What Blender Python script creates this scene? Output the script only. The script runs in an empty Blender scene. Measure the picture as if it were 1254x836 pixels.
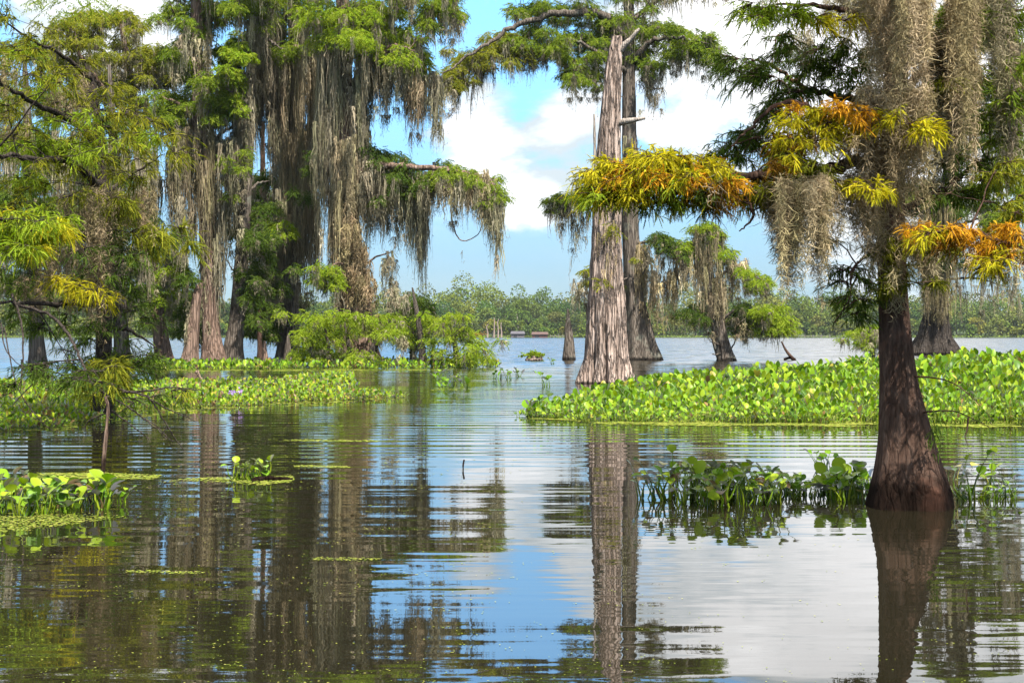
import bpy, math
import numpy as np
from mathutils import Vector

C = bpy.context.scene.collection
SC = bpy.context.scene
F, CX, HY, CH = 1881.0, 627.0, 408.5, 1.8      # focal (px of a 1254 px wide picture), centre, horizon row, eye height
rng = np.random.default_rng(11)
A = np.array

def P(px, py, D):
    return A([(px - CX) / F * D, D, CH - (py - HY) / F * D])

def G(px, py):
    D = F * CH / (py - HY)
    return A([(px - CX) / F * D, D, 0.0])

# ------------------------------------------------------------------ mesh accumulation
class Acc:
    def __init__(s):
        s.v, s.f, s.c, s.n = [], [], [], 0
    def add(s, v, f, c=None):
        v = np.asarray(v, float).reshape(-1, 3)
        f = np.asarray(f, int).reshape(-1, 4)
        if c is None: c = np.full((len(v), 3), .5)
        c = np.broadcast_to(np.asarray(c, float), (len(v), 3)) if np.ndim(c) == 1 else np.asarray(c, float).reshape(-1, 3)
        s.v.append(v); s.f.append(f + s.n); s.c.append(c); s.n += len(v)

def build(name, acc, mat, parent=None, origin=(0, 0, 0), smooth=True, loc=None):
    me = bpy.data.meshes.new(name)
    v = np.concatenate(acc.v) - A(origin); f = np.concatenate(acc.f); c = np.concatenate(acc.c)
    me.vertices.add(len(v)); me.vertices.foreach_set('co', v.ravel())
    me.loops.add(f.size); me.loops.foreach_set('vertex_index', f.ravel())
    me.polygons.add(len(f)); me.polygons.foreach_set('loop_start', np.arange(0, f.size, 4))
    me.polygons.foreach_set('use_smooth', np.full(len(f), smooth))
    a = me.color_attributes.new('Col', 'FLOAT_COLOR', 'POINT')
    a.data.foreach_set('color', np.concatenate([c, np.ones((len(c), 1))], 1).ravel())
    me.update(calc_edges=True)
    me.validate()
    me.materials.append(mat)
    o = bpy.data.objects.new(name, me); C.objects.link(o)
    if parent is not None: o.parent = parent
    else: o.location = origin if loc is None else loc
    return o

def tag(o, label=None, cat=None, group=None, kind=None):
    if label: o['label'] = label
    if cat: o['category'] = cat
    if group: o['group'] = group
    if kind: o['kind'] = kind
    return o

def root(name, loc, label, cat, group=None):
    o = bpy.data.objects.new(name, None); C.objects.link(o)
    o.location = loc; o.empty_display_size = .2
    return tag(o, label, cat, group)

def unit(v):
    return v / np.maximum(np.linalg.norm(v, axis=-1, keepdims=True), 1e-9)

def catmull(p, n):
    p = np.asarray(p, float)
    q = np.vstack([2 * p[0] - p[1], p, 2 * p[-1] - p[-2]])
    t = np.linspace(0, len(p) - 1 - 1e-6, n); i = t.astype(int); u = (t - i)[:, None]
    a, b, c, d = q[i], q[i + 1], q[i + 2], q[i + 3]
    return .5 * (2 * b + (c - a) * u + (2 * a - 5 * b + 4 * c - d) * u ** 2 + (3 * b - a - 3 * c + d) * u ** 3)

def grid_faces(r, c, wrap):
    i = np.arange(r - 1)[:, None]; j = np.arange(c if wrap else c - 1)[None]
    j2 = (j + 1) % c
    return np.stack([i * c + j, i * c + j2, (i + 1) * c + j2, (i + 1) * c + j], -1).reshape(-1, 4)

def tube(acc, pts, rad, sides=6, col=(.5, .5, .5)):
    pts = np.asarray(pts, float); rad = np.broadcast_to(rad, (len(pts),))
    t = unit(np.gradient(pts, axis=0))
    m = np.abs(t.mean(0)); ref = np.eye(3)[int(np.argmin(m))]
    a = unit(np.cross(t, ref)); b = np.cross(t, a)
    th = np.linspace(0, 2 * np.pi, sides, endpoint=False)
    v = pts[:, None] + rad[:, None, None] * (a[:, None] * np.cos(th)[None, :, None] + b[:, None] * np.sin(th)[None, :, None])
    acc.add(v, grid_faces(len(pts), sides, True), col)

def trunk(acc, spec, D, n=70, sides=48, flute=.16, nfl=9, bark=.035, seed=0, top='open', dy=0., rag=0.):
    """spec: rows of (px, py, half width px) from the water up, at distance D"""
    g = np.random.default_rng(seed); m = D / F
    p = A([list(P(a, b, D + dy)) + [c * m] for a, b, c in spec])
    q = catmull(p, n); c, R = q[:, :3], np.maximum(q[:, 3], .01)
    th = np.linspace(0, 2 * np.pi, sides, endpoint=False)
    s = np.linspace(0, 1, n)
    H = c[-1, 2] - c[0, 2]
    z = (c[:, 2] - c[0, 2])
    amp = flute * (np.exp(-z / (R[0] * 2.2)) + .18)
    fl = np.zeros((n, sides))
    for k in range(5):
        fr = max(2, int(round(nfl * g.uniform(.5, 1.5)))); ph = g.uniform(0, 6.28); dr = g.uniform(-.8, .8)
        fl += np.cos(fr * th[None] + ph + dr * s[:, None]) * g.uniform(.5, 1)
    fl = fl / 2.6
    bk = np.zeros((n, sides))
    for k in range(14):
        fr = g.integers(min(8, sides // 4), sides // 2); ph = g.uniform(0, 6.28); kz = g.uniform(.5, 3.2)
        bk += np.cos(fr * th[None] + ph + kz * z[:, None] + 1.5 * np.sin(z[:, None] * g.uniform(.3, 1.6) + g.uniform(0, 6)))
    bk = np.abs(bk / 2.6)
    r = R[:, None] * (1 + amp[:, None] * fl + bark * (bk - .6))
    v = np.stack([c[:, 0:1] + r * np.cos(th), c[:, 1:2] + r * np.sin(th), np.repeat(c[:, 2:3], sides, 1)], -1)
    if rag:
        k = g.uniform(-rag, rag * .3, sides)
        for q_ in range(3): k = .5 * k + .25 * (np.roll(k, 1) + np.roll(k, -1)) if q_ == 0 else k
        v[-1, :, 2] += k; v[-2, :, 2] += k * .6; v[-3, :, 2] += k * .2
    if top == 'close':
        cap = v[-1:] * .15 + c[-1] * .85 - A([0, 0, .12]); v = np.concatenate([v, cap])
    acc.add(v, grid_faces(len(v), sides, True))
    return c, R

# ------------------------------------------------------------------ leaves and moss
def leaves(acc, base, d, L, W, col, droop=.15):
    """N diamond shaped leaves"""
    n = len(base); d = unit(d)
    s = unit(np.cross(d, rng.normal(size=(n, 3))))
    L = np.broadcast_to(L, (n,))[:, None]; W = np.broadcast_to(W, (n,))[:, None]
    mid = base + d * L * .45
    tip = base + d * L; tip[:, 2] -= (L[:, 0] * droop)
    v = np.stack([base, mid + s * W * .5, tip, mid - s * W * .5], 1)
    c = np.repeat(np.asarray(col)[:, None], 4, 1) if np.ndim(col) == 2 else col
    acc.add(v, np.arange(4 * n).reshape(-1, 4), c.reshape(-1, 3) if np.ndim(c) == 3 else c)

PAL = {  # leaf colours: (a, b) mixed at random per twig
    'green':  ((.100, .165, .016), (.215, .265, .028)),
    'lime':   ((.150, .235, .016), (.260, .315, .030)),
    'moor':   ((.080, .105, .013), (.255, .245, .022)),
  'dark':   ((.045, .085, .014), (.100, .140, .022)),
    'olive':  ((.125, .155, .018), (.260, .255, .026)),
    'yellow': ((.290, .300, .018), (.520, .430, .024)),
    'orange': ((.450, .210, .020), (.560, .320, .026)),
    'rust':   ((.140, .070, .014), (.260, .140, .016)),
    'blue':   ((.045, .090, .022), (.080, .120, .035)),
}
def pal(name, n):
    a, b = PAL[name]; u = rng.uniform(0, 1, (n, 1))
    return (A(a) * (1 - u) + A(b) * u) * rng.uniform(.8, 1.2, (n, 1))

def ball(n):
    v = unit(rng.normal(size=(n, 3))); return v * rng.uniform(0, 1, (n, 1)) ** .36

def pad(acc, c, r, n, name, sl=.45, leaf=.13, wid=.042, K=8, droop=.55):
    """one tuft: n drooping sprays of K pairs of leaflets spread through an uneven ellipsoid"""
    b = ball(n); b[:, 2] = b[:, 2] * (1 - .5 * (b[:, :2] ** 2).sum(1)) - .25 * (b[:, :2] ** 2).sum(1)
    lump = 1 + .30 * np.sin(3 * b[:, 0] + rng.uniform(0, 6)) * np.cos(4 * b[:, 1] + rng.uniform(0, 6))
    base = c + b * r * lump[:, None]
    az = np.arctan2(b[:, 1], b[:, 0]) + rng.normal(0, .8, n)
    d = np.stack([np.cos(az), np.sin(az), -droop + rng.normal(0, .35, n) + .3 * (b[:, 2] > .4)], 1); d = unit(d)
    ls = sl * rng.uniform(.6, 1.3, n)
    t = (np.arange(K) + .5) / K
    pos = base[:, None] + d[:, None] * (ls[:, None] * t)[..., None]
    pos[..., 2] -= .5 * ls[:, None] * t ** 2 * .5
    side = unit(np.cross(d, A([0, 0, 1.]) + rng.normal(0, .4, (n, 3))))
    col = pal(name, n)
    for sg in (-1, 1):
        dd = d[:, None] * .75 + sg * side[:, None] * .8 + A([0, 0, -.35]) + rng.normal(0, .25, (n, K, 3))
        leaves(acc, pos.reshape(-1, 3), dd.reshape(-1, 3), leaf * rng.uniform(.6, 1.2, n * K), wid * rng.uniform(.7, 1.2, n * K), np.repeat(col, K, 0))

def fronds(acc, base, d, L, col, K=9, leaf=.028, wid=.008, sag=.5):
    """feathery fronds: curved midrib with K pairs of narrow needles"""
    n = len(base); d = unit(d)
    L = np.broadcast_to(L, (n,)); t = (np.arange(K) + .6) / K
    pos = base[:, None] + d[:, None] * (L[:, None] * t)[..., None]
    pos[..., 2] -= sag * L[:, None] * t ** 2
    tan = d[:, None] - A([0, 0, 1.]) * (2 * sag * t)[None, :, None]; tan = unit(tan)
    ref = unit(A([0, 0, 1.]) + rng.normal(0, .45, (n, 3)))
    side = unit(np.cross(tan, ref[:, None]))
    prof = np.sin(np.pi * (.12 + .8 * t)) ** .7
    hw = (leaf * .26 * prof)[None, :, None]; i_ = np.arange(K - 1)
    acc.add(np.stack([pos + side * hw, pos - side * hw], 2), (np.arange(n) * K * 2)[:, None, None] + np.stack([2 * i_, 2 * i_ + 1, 2 * i_ + 3, 2 * i_ + 2], -1)[None], np.repeat(col, 2 * K, 0))
    for sg in (-1, 1):
        dd = tan * .55 + sg * side * .85 + rng.normal(0, .12, (n, K, 3))
        leaves(acc, pos.reshape(-1, 3), dd.reshape(-1, 3), (leaf * prof[None] * rng.uniform(.85, 1.15, (n, K))).ravel(),
               np.full(n * K, wid), np.repeat(col, K, 0), .1)

MOSS = A([(.250, .225, .165), (.165, .150, .110), (.370, .335, .260), (.225, .215, .140), (.29, .25, .19), (.33, .31, .21)])
def moss(acc, tops, L, w, nst=9, K=7, sw=.045, lift=.15, tint=None, wig=.75, fuzz=True):
    """hanging strands: every drape is nst crinkled tapering ribbons that draw together downwards"""
    M = len(tops); L = np.broadcast_to(L, (M,)); w = np.broadcast_to(w, (M,))
    N = M * nst
    rr = rng.uniform(0, 1, N) ** .6; az = rng.uniform(0, 6.283, N)
    T = np.repeat(tops, nst, 0); Lr = np.repeat(L, nst); wr = np.repeat(w, nst)
    ls = Lr * (1 - .6 * rr * rng.uniform(.3, 1, N)) * rng.uniform(.4, 1.05, N)
    off = np.stack([np.cos(az) * rr * wr, np.sin(az) * rr * wr, np.zeros(N)], 1)
    t = np.linspace(0, 1, K)
    pos = T[:, None] + off[:, None] * (1 - .45 * t)[None, :, None]
    wgl = np.cumsum(rng.normal(0, sw * wig, (N, K, 3)), 1) + np.repeat(np.cumsum(rng.normal(0, sw * .5, (M, K, 3)), 1), nst, 0); wgl[..., 2] *= .3
    pos = pos + wgl
    pos[..., 2] += lift * (1 - rr)[:, None] * wr[:, None] - ls[:, None] * t
    a0 = rng.uniform(0, 6.283, N)[:, None] + np.cumsum(rng.normal(0, .5, (N, K)), 1)
    side = np.stack([np.cos(a0), np.sin(a0), rng.normal(0, .15, (N, K))], -1)
    wd = sw * rng.uniform(.5, 1.25, (N, 1)) * (1 - t[None] ** 1.6 * .9) * rng.uniform(.6, 1.4, (N, K)) * .5
    v = np.stack([pos + side * wd[..., None], pos - side * wd[..., None]], 2)
    k = np.arange(K - 1)
    f = (np.arange(N) * K * 2)[:, None, None] + np.stack([2 * k, 2 * k + 1, 2 * k + 3, 2 * k + 2], -1)[None]
    base = MOSS * A([.92, .89, .80]) if tint is None else MOSS * A([.92, .89, .80]) * A(tint)
    c0 = base[rng.integers(0, len(base), M)] * rng.uniform(.65, 1.3, (M, 1))
    c1 = np.repeat(c0, nst, 0) * rng.uniform(.7, 1.3, (N, 1))
    acc.add(v, f, np.repeat(c1, K * 2, 0))
    if fuzz:
        k = rng.uniform(0, 1, (N, K)) < .8 * (1 - .5 * t[None]); b = pos[k]; n = len(b)
        leaves(acc, b, rng.normal(0, .55, (n, 3)) + A([0, 0, -.75]), sw * rng.uniform(1.6, 4.2, n), sw * rng.uniform(.35, .7, n), np.repeat(c1[:, None], K, 1)[k] * rng.uniform(.85, 1.2, (n, 1)), .2)

def curls(acc, tops, L, w, dens=190, cl=.105, cw=.0052, tint=(1., 1., 1.), thin=.75):
    """moss seen near: drapes made of thousands of short curled threads along hanging cores"""
    for T, l, ww in zip(tops, np.broadcast_to(L, (len(tops),)), np.broadcast_to(w, (len(tops),))):
        n = max(20, int(dens * l))
        t = rng.uniform(0, 1, n) ** 1.15
        ns = max(2, int(7 * ww / .12)); sid = rng.integers(0, ns, n)
        so = rng.normal(0, ww * .55, (ns, 2)); sl = rng.uniform(.45, 1, ns)
        wv = rng.uniform(0, 6.28, (ns, 2))
        tt = t * sl[sid]
        cen = T + np.concatenate([so[sid] * (1 - .35 * tt)[:, None] + .02 * np.sin(wv[sid] + tt[:, None] * l * 7), (-tt * l)[:, None]], 1)
        cen = cen + rng.normal(0, .022, (n, 3)) * (1 - thin * tt ** 2)[:, None]
        d0 = unit(rng.normal(size=(n, 3)) * A([1, 1, .8]) + A([0, 0, -1.0])); bend = rng.normal(0, .9, (n, 3))
        c_l = cl * rng.uniform(.5, 1.4, n)[:, None]
        p1 = cen + d0 * c_l * .5; p2 = p1 + unit(d0 + bend) * c_l * .5
        s = unit(np.cross(d0, rng.normal(size=(n, 3)))) * cw * .5
        v = np.stack([cen - s, cen + s, p1 + s, p1 - s, p2 + s * .4, p2 - s * .4], 1)
        i = (np.arange(n) * 6)[:, None]
        f = np.concatenate([i + A([[0, 1, 2, 3]]), i + A([[3, 2, 4, 5]])])
        base = MOSS[rng.integers(0, len(MOSS))] * A(tint) * A([1.02, .95, .83])
        acc.add(v, f, np.repeat(base * rng.uniform(.65, 1.4, (n, 1)), 6, 0))

# ------------------------------------------------------------------ materials
def mat(name):
    m = bpy.data.materials.new(name); m.use_nodes = True
    nt = m.node_tree; nt.nodes.clear()
    out = nt.nodes.new('ShaderNodeOutputMaterial')
    return m, nt, out, (lambda t, **k: _nd(nt, t, **k)), nt.links.new
def _nd(nt, t, **k):
    n = nt.nodes.new('ShaderNode' + t)
    for a, b in k.items():
        if a in ('inp',):
            for i, x in b.items(): n.inputs[i].default_value = x
        else: setattr(n, a, b)
    return n

def leaf_mat(name, trans=.38, gloss=.0, rough=.4, sat=1.0):
    m, nt, out, N, ln = mat(name)
    at = N('Attribute', attribute_name='Col')
    df = N('BsdfDiffuse'); tr = N('BsdfTranslucent')
    hs = N('HueSaturation', inp={'Saturation': 1.08, 'Value': 1.15})
    ln(at.outputs['Color'], df.inputs['Color']); ln(at.outputs['Color'], hs.inputs['Color']); ln(hs.outputs[0], tr.inputs['Color'])
    mx = N('MixShader', inp={0: trans}); ln(df.outputs[0], mx.inputs[1]); ln(tr.outputs[0], mx.inputs[2])
    last = mx
    if gloss:
        gl = N('BsdfGlossy', inp={'Roughness': rough}); m2 = N('MixShader')
        fr = N('Fresnel', inp={'IOR': gloss}); ln(fr.outputs[0], m2.inputs[0])
        ln(mx.outputs[0], m2.inputs[1]); ln(gl.outputs[0], m2.inputs[2]); last = m2
    ln(last.outputs[0], out.inputs[0])
    return m

def bark_mat(name, cols, sc=5., zs=.12, bump=.05, patches=None, wet=None, crack=.42):
    """stringy bark: long vertical fibres, plates and cracks; optional lichen patches; damp band at the waterline"""
    m, nt, out, N, ln = mat(name)
    tc = N('TexCoord'); mp = N('Mapping', inp={'Scale': (sc, sc, sc * zs)}); ln(tc.outputs['Object'], mp.inputs[0])
    n1 = N('TexNoise', inp={'Scale': 1.6, 'Detail': 8., 'Roughness': .68, 'Distortion': .6}); ln(mp.outputs[0], n1.inputs['Vector'])
    n2 = N('TexNoise', inp={'Scale': .35, 'Detail': 4.}); ln(mp.outputs[0], n2.inputs['Vector'])
    vo = N('TexVoronoi', feature='DISTANCE_TO_EDGE', inp={'Scale': 1.5}); 
    nd = N('TexNoise', inp={'Scale': 2.2, 'Detail': 3.}); ln(mp.outputs[0], nd.inputs['Vector'])
    av = N('MixRGB', blend_type='ADD', inp={0: .55}); ln(mp.outputs[0], av.inputs[1]); ln(nd.outputs['Color'], av.inputs[2]); ln(av.outputs[0], vo.inputs['Vector'])
    vr = N('MapRange', inp={1: 0., 2: .16, 3: 0., 4: 1.}); ln(vo.outputs['Distance'], vr.inputs[0])
    cr = N('ValToRGB'); e = cr.color_ramp.elements
    e[0].position = .3; e[0].color = (*cols[0], 1); e[1].position = .72; e[1].color = (*cols[2], 1)
    k = e.new(.5); k.color = (*cols[1], 1)
    ln(n1.outputs[0], cr.inputs[0])
    mx = N('MixRGB', blend_type='MIX'); mx.inputs[2].default_value = (*A(cols[1]) * 1.25, 1)
    mr = N('MapRange', inp={1: .45, 2: .7}); ln(n2.outputs[0], mr.inputs[0]); ln(mr.outputs[0], mx.inputs[0]); ln(cr.outputs[0], mx.inputs[1])
    cm = N('MixRGB', blend_type='MULTIPLY', inp={0: 1.}); vc = N('MapRange', inp={1: 0., 2: 1., 3: crack, 4: 1.})
    ln(vr.outputs[0], vc.inputs[0]); ln(mx.outputs[0], cm.inputs[1]); ln(vc.outputs[0], cm.inputs[2])
    col = cm.outputs[0]
    if patches:
        n3 = N('TexNoise', inp={'Scale': 1.3, 'Detail': 5., 'Roughness': .6}); ln(tc.outputs['Object'], n3.inputs['Vector'])
        p2 = N('MapRange', inp={1: .56, 2: .64, 3: 0., 4: .8}); ln(n3.outputs[0], p2.inputs[0])
        m3 = N('MixRGB'); m3.inputs[2].default_value = (*patches, 1); ln(p2.outputs[0], m3.inputs[0]); ln(col, m3.inputs[1]); col = m3.outputs[0]
    if wet:
        sp = N('SeparateXYZ'); gp = N('NewGeometry'); ln(gp.outputs['Position'], sp.inputs[0])
        nz = N('TexNoise', inp={'Scale': 6., 'Detail': 3.}); ln(tc.outputs['Object'], nz.inputs['Vector'])
        ad = N('Math', operation='MULTIPLY_ADD', inp={1: -wet * .9}); ln(nz.outputs[0], ad.inputs[0]); ln(sp.outputs[2], ad.inputs[2])
        wr = N('MapRange', inp={1: 0., 2: wet * .5, 3: .16, 4: 1.}); ln(ad.outputs[0], wr.inputs[0])
        m4 = N('MixRGB', blend_type='MULTIPLY', inp={0: 1.}); ln(col, m4.inputs[1]); ln(wr.outputs[0], m4.inputs[2]); col = m4.outputs[0]
    bs = N('BsdfPrincipled', inp={'Roughness': .9}); bs.inputs['Specular IOR Level'].default_value = .02
    ln(col, bs.inputs['Base Color'])
    hm = N('Math', operation='MULTIPLY_ADD', inp={1: 1.2 * (1 - crack)}); ln(vr.outputs[0], hm.inputs[0]); ln(n1.outputs[0], hm.inputs[2])
    bp = N('Bump', inp={'Strength': 1., 'Distance': bump}); ln(hm.outputs[0], bp.inputs['Height'])
    ln(bp.outputs[0], bs.inputs['Normal']); ln(bs.outputs[0], out.inputs[0])
    return m

def plain(name, c, rough=.8, var=.25, sc=3.):
    m, nt, out, N, ln = mat(name)
    tc = N('TexCoord'); no = N('TexNoise', inp={'Scale': sc, 'Detail': 5.}); ln(tc.outputs['Object'], no.inputs['Vector'])
    cr = N('ValToRGB'); e = cr.color_ramp.elements
    e[0].position = .3; e[1].position = .7; e[0].color = (*A(c) * (1 - var), 1); e[1].color = (*np.minimum(A(c) * (1 + var), .9), 1)
    ln(no.outputs[0], cr.inputs[0])
    bs = N('BsdfPrincipled', inp={'Roughness': rough}); ln(cr.outputs[0], bs.inputs['Base Color']); ln(bs.outputs[0], out.inputs[0])
    return m

LEAF = leaf_mat('cypress_leaf', .42)
MOSSM = leaf_mat('spanish_moss', .22)
LILY = leaf_mat('hyacinth_leaf', .32, 1.2, .35)
WEED = leaf_mat('duckweed_leaf', .1)
PETAL = leaf_mat('petal', .4)
FARLEAF = leaf_mat('far_leaf', .2)
BARK_PALE = bark_mat('pale_snag_bark', ((.19, .130, .100), (.40, .305, .25), (.60, .50, .435)), 5., .11, .16, wet=.1, crack=.42)
BARK_GREY = bark_mat('grey_bark', ((.050, .040, .032), (.125, .102, .082), (.235, .200, .165)), 5., .09, .05, (.17, .165, .13), wet=.3)
BARK_RED = bark_mat('red_bark', ((.10, .060, .042), (.200, .135, .102), (.33, .245, .195)), 5., .08, .05, wet=.3)
BARK_DARK = bark_mat('dark_smooth_bark', ((.032, .019, .014), (.072, .044, .032), (.130, .088, .066)), 9., .2, .03, (.19, .095, .065), wet=.42, crack=.72)
BARK_TWIG = bark_mat('dark_twig_bark', ((.018, .014, .012), (.045, .036, .030), (.10, .085, .07)), 9., .3, .015)
BARK_BUTT = bark_mat('dark_buttress_bark', ((.022, .018, .015), (.052, .043, .036), (.105, .088, .075)), 5., .07, .06, wet=.3)
BARK_LIMB = bark_mat('limb_bark', ((.035, .028, .022), (.085, .070, .056), (.17, .145, .12)), 9., .4, .02)
DEADWOOD = bark_mat('bleached_dead_wood', ((.16, .13, .105), (.34, .29, .245), (.52, .46, .40)), 12., .1, .02)

# ------------------------------------------------------------------ cypress assembly
class Tree:
    def __init__(s, name, label, D, base_px, cat='tree', bark=None, group=None):
        s.D = D; s.m = D / F; s.o = P(base_px, HY + CH * F / D, D); s.o[2] = 0
        s.root = root(name, s.o, label, cat, group); s.bark = bark or BARK_GREY
        s.w, s.lf, s.ms = Acc(), Acc(), Acc()
        s.nodes, s.rads = [], []
    def trunk(s, spec, **k):
        c, R = trunk(s.w, spec, s.D, **k); i = slice(int(len(c) * .18), None, 3)
        s.nodes += list(c[i]); s.rads += list(R[i]); return s
    def limb(s, pts, r0, r1=.03, D=None, sides=7):
        """pts: (px, py, depth offset)"""
        p = A([P(a, b, (D or s.D) + d) for a, b, d in pts]); q = catmull(p, 6 * len(p))
        r = np.linspace(r0, r1, len(q)); q[1:-1] += rng.normal(0, r0 * .22, (len(q) - 2, 3))
        tube(s.w, q, r, sides); s.nodes += list(q[3::2]); s.rads += list(r[3::2]); return s
    def twig_to(s, c, r_tip=.012, k=.010):
        n = A(s.nodes); d = np.linalg.norm(n - c, axis=1) + 1.1 * np.maximum(n[:, 2] - c[2] + .1, 0)
        i = int(np.argmin(d)); a = n[i]; L = np.linalg.norm(c - a)
        if L < .05: return c - a
        mid = (a + c) / 2 + rng.normal(0, .07 * L, 3) + A([0, 0, .08 * L])
        t = np.linspace(0, 1, max(5, int(L * 3) if L < 4 else 12))[:, None]
        q = (1 - t) ** 2 * a + 2 * t * (1 - t) * mid + t ** 2 * c
        q[1:-1] += rng.normal(0, .018 * L, (len(q) - 2, 3))
        r0 = min(s.rads[i] * .75, r_tip + k * L); r = np.linspace(r0, min(r_tip, r0), len(q))
        tube(s.w, q, r, 5); s.nodes += list(q[2:]); s.rads += list(r[2:])
        return c - a
    def pads(s, rows, name='green', spread=1.6, size=(15, 8), dens=1., mossn=5, mossl=(.5, 2.2), off=0., jit=5, sat=2, leaf=.13, nmul=1.):
        """rows: (px, py[, rx, ry]) foliage tufts; each gets satellites, a twig and moss below"""
        t = s.nodes[0] if s.nodes else s.o
        C_ = []
        for q in rows:
            nm = q[4] if len(q) > 4 else name
            rx, ry = (q[2], q[3]) if len(q) > 3 else size
            rx, ry = rx * 1.12, ry * 1.12; C_.append((q[0], q[1], rx, ry, nm, rng.normal(off, spread)))
            for _ in range(sat):
                C_.append((q[0] + rng.normal(0, rx * .9), q[1] + rng.normal(2, ry * .8), rx * rng.uniform(.45, .8), ry * rng.uniform(.5, .9), nm, rng.normal(off, spread * 1.3)))
        C_.sort(key=lambda q: abs(P(q[0], q[1], s.D)[0] - t[0]) + .3 * abs(q[5]))
        for px, py, rx, ry, nm, dd in C_:
            c = P(px, py, s.D + dd); r = A([rx * s.m, rx * s.m * rng.uniform(.8, 1.2), ry * s.m])
            s.twig_to(c - A([0, 0, r[2] * .3]))
            n = int(dens * 38 * rx * ry * s.m ** 2 / .11 * nmul) + 8
            pad(s.lf, c, r, n, nm, sl=.42, leaf=leaf, wid=leaf * .33)
            if mossn:
                k = rng.poisson(mossn)
                if k:
                    b = ball(k); b[:, 2] = -abs(b[:, 2]) * .5 - .2
                    moss(s.ms, c + b * r * A([.95, .95, 1]), rng.uniform(*mossl, k) * rng.uniform(.5, 1, k), rng.uniform(.05, .16, k), nst=8, K=7, sw=.05)
        return s
    def drape(s, x0, x1, y0, y1, n, depth=.8, off=0., w=(.08, .24), nst=10, K=9, sw=.055, tint=None, lv=(.45, 1.)):
        """n moss drapes between columns x0..x1 hanging from row y0 down to y1"""
        px = rng.uniform(x0, x1, n); dd = rng.normal(off, depth, n)
        dy = np.minimum(rng.uniform(-8, 8, n) + rng.exponential(6 + .13 * (y1 - y0), n), .75 * (y1 - y0))
        tops = A([P(a, y0 + b, s.D + e) for a, b, e in zip(px, dy, dd)])
        L = (y1 - y0 - .8 * np.maximum(dy, 0)) * s.m * rng.uniform(*lv, n)
        moss(s.ms, tops, L, rng.uniform(*w, n), nst, K, sw, tint=tint); return s
    def done(s, bark=None):
        build('trunk', s.w, bark or s.bark, s.root, s.o)
        if s.lf.n: build('crown', s.lf, LEAF, s.root, s.o, smooth=False)
        if s.ms.n: build('hanging_moss', s.ms, MOSSM, s.root, s.o, smooth=False)['kind'] = 'stuff'
        return s.root
SPOTS = [(600, 150, 120, .16, 1.5), (560, 175, 90, .12, 1.2), (690, 150, 60, .22, 1.), (640, 240, 110, .12, 2.), (890, 20, 170, .28, 1.), (1080, 60, 330, .30, 1.), (100, 10, 190, .30, 1.2), (1150, 250, 230, .16, 1.5), (830, 150, 120, .10, 1.5), (650, 60, 90, -.25, 1.), (600, 320, 190, -.16, 2.), (500, 420, 300, -.15, 2.)]
SKY_LOW = (.122, .172, .253, 1); SKY_HIGH = (.41, .63, .74, 1)
CLOUD_LOW = (1.65, 1.9, 2.05, 1); CLOUD_HIGH = (3.5, 3.5, 3.55, 1); CLOUD_TOP = (6.8, 6.8, 6.9, 1)
EXPO = 1.62
HAZE = .00006
# ================================================================== the stand of old cypresses on the left (84 to 96 m away)
GL = 'old moss hung cypresses standing in the lake'
def base_row(D): return HY + CH * F / D
GNEAR = 'trees in the lake'

# --- flat topped cypress, crown in the open sky
t = Tree('bald_cypress', 'flat topped cypress with pale leaning mossy trunk and crown against white cloud', 92, 203, bark=BARK_RED, group=GL)
t.trunk([(203, 447, 13), (199, 425, 10), (194, 390, 8.5), (188, 340, 8), (181, 290, 7), (174, 220, 6.5), (165, 140, 5.5), (155, 70, 4), (148, 25, 2)], seed=3)
t.limb([(165, 150, 0), (130, 110, -1), (100, 70, -2), (92, 40, -2)], .22); t.limb([(163, 110, 0), (190, 85, 1), (212, 70, 2)], .18)
t.limb([(160, 90, 0), (120, 60, 1), (80, 55, 2)], .16)
t.pads([(107, 17), (149, 17), (91, 30), (115, 38), (162, 30), (154, 47), (69, 50), (118, 71), (138, 91), (190, 60), (204, 69), (74, 82), (128, 24), (100, 52), (172, 62), (180, 82),
        (88, 68), (150, 70), (60, 70), (214, 84), (130, 108), (165, 96), (110, 95), (152, 118), (196, 100)], 'olive', size=(15, 8), mossn=4, mossl=(1., 3.4), dens=1.2)
t.drape(68, 100, 62, 112, 14); t.drape(110, 135, 80, 150, 22); t.drape(140, 205, 78, 128, 30); t.drape(150, 200, 120, 200, 22)
t.drape(168, 208, 285, 420, 30, depth=.6); t.drape(176, 196, 200, 330, 22, depth=.6); t.drape(160, 214, 210, 300, 20)
t.pads([(198, 345), (205, 338), (196, 365), (176, 300), (160, 250), (205, 330)], 'lime', size=(10, 7), mossn=3)
t.done()

# --- mossy cypress with a burly lit base
t = Tree('bald_cypress', 'cypress wrapped in grey moss with broad orange lit base beside the broken snag', 89, 262, bark=BARK_RED, group=GL)
t.trunk([(262, 447, 17), (261, 432, 14), (259, 410, 11), (257, 370, 10), (256, 300, 11), (252, 220, 10), (246, 150, 9), (242, 80, 7), (240, 0, 6), (238, -90, 3)], seed=5)
t.limb([(250, 190, 0), (270, 165, 1), (292, 150, 2)], .2); t.limb([(247, 160, 0), (222, 130, -1), (196, 118, -1.5)], .2)
t.limb([(244, 120, 0), (262, 108, -1), (286, 112, -2)], .18); t.limb([(241, 50, 0), (222, 30, 0), (208, 5, -1)], .15); t.limb([(241, 40, 0), (270, 18, 1), (300, 6, 1)], .15)
t.pads([(239, 36), (226, 25), (275, 11), (228, 52), (260, 25), (215, 8), (240, 10), (222, 75), (212, 60), (250, 0), (286, 8), (300, -8), (232, -15), (262, -25), (240, -55), (220, -40), (270, -60), (248, -85)],
       'green', size=(14, 9), mossn=4, mossl=(1, 4))
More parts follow.
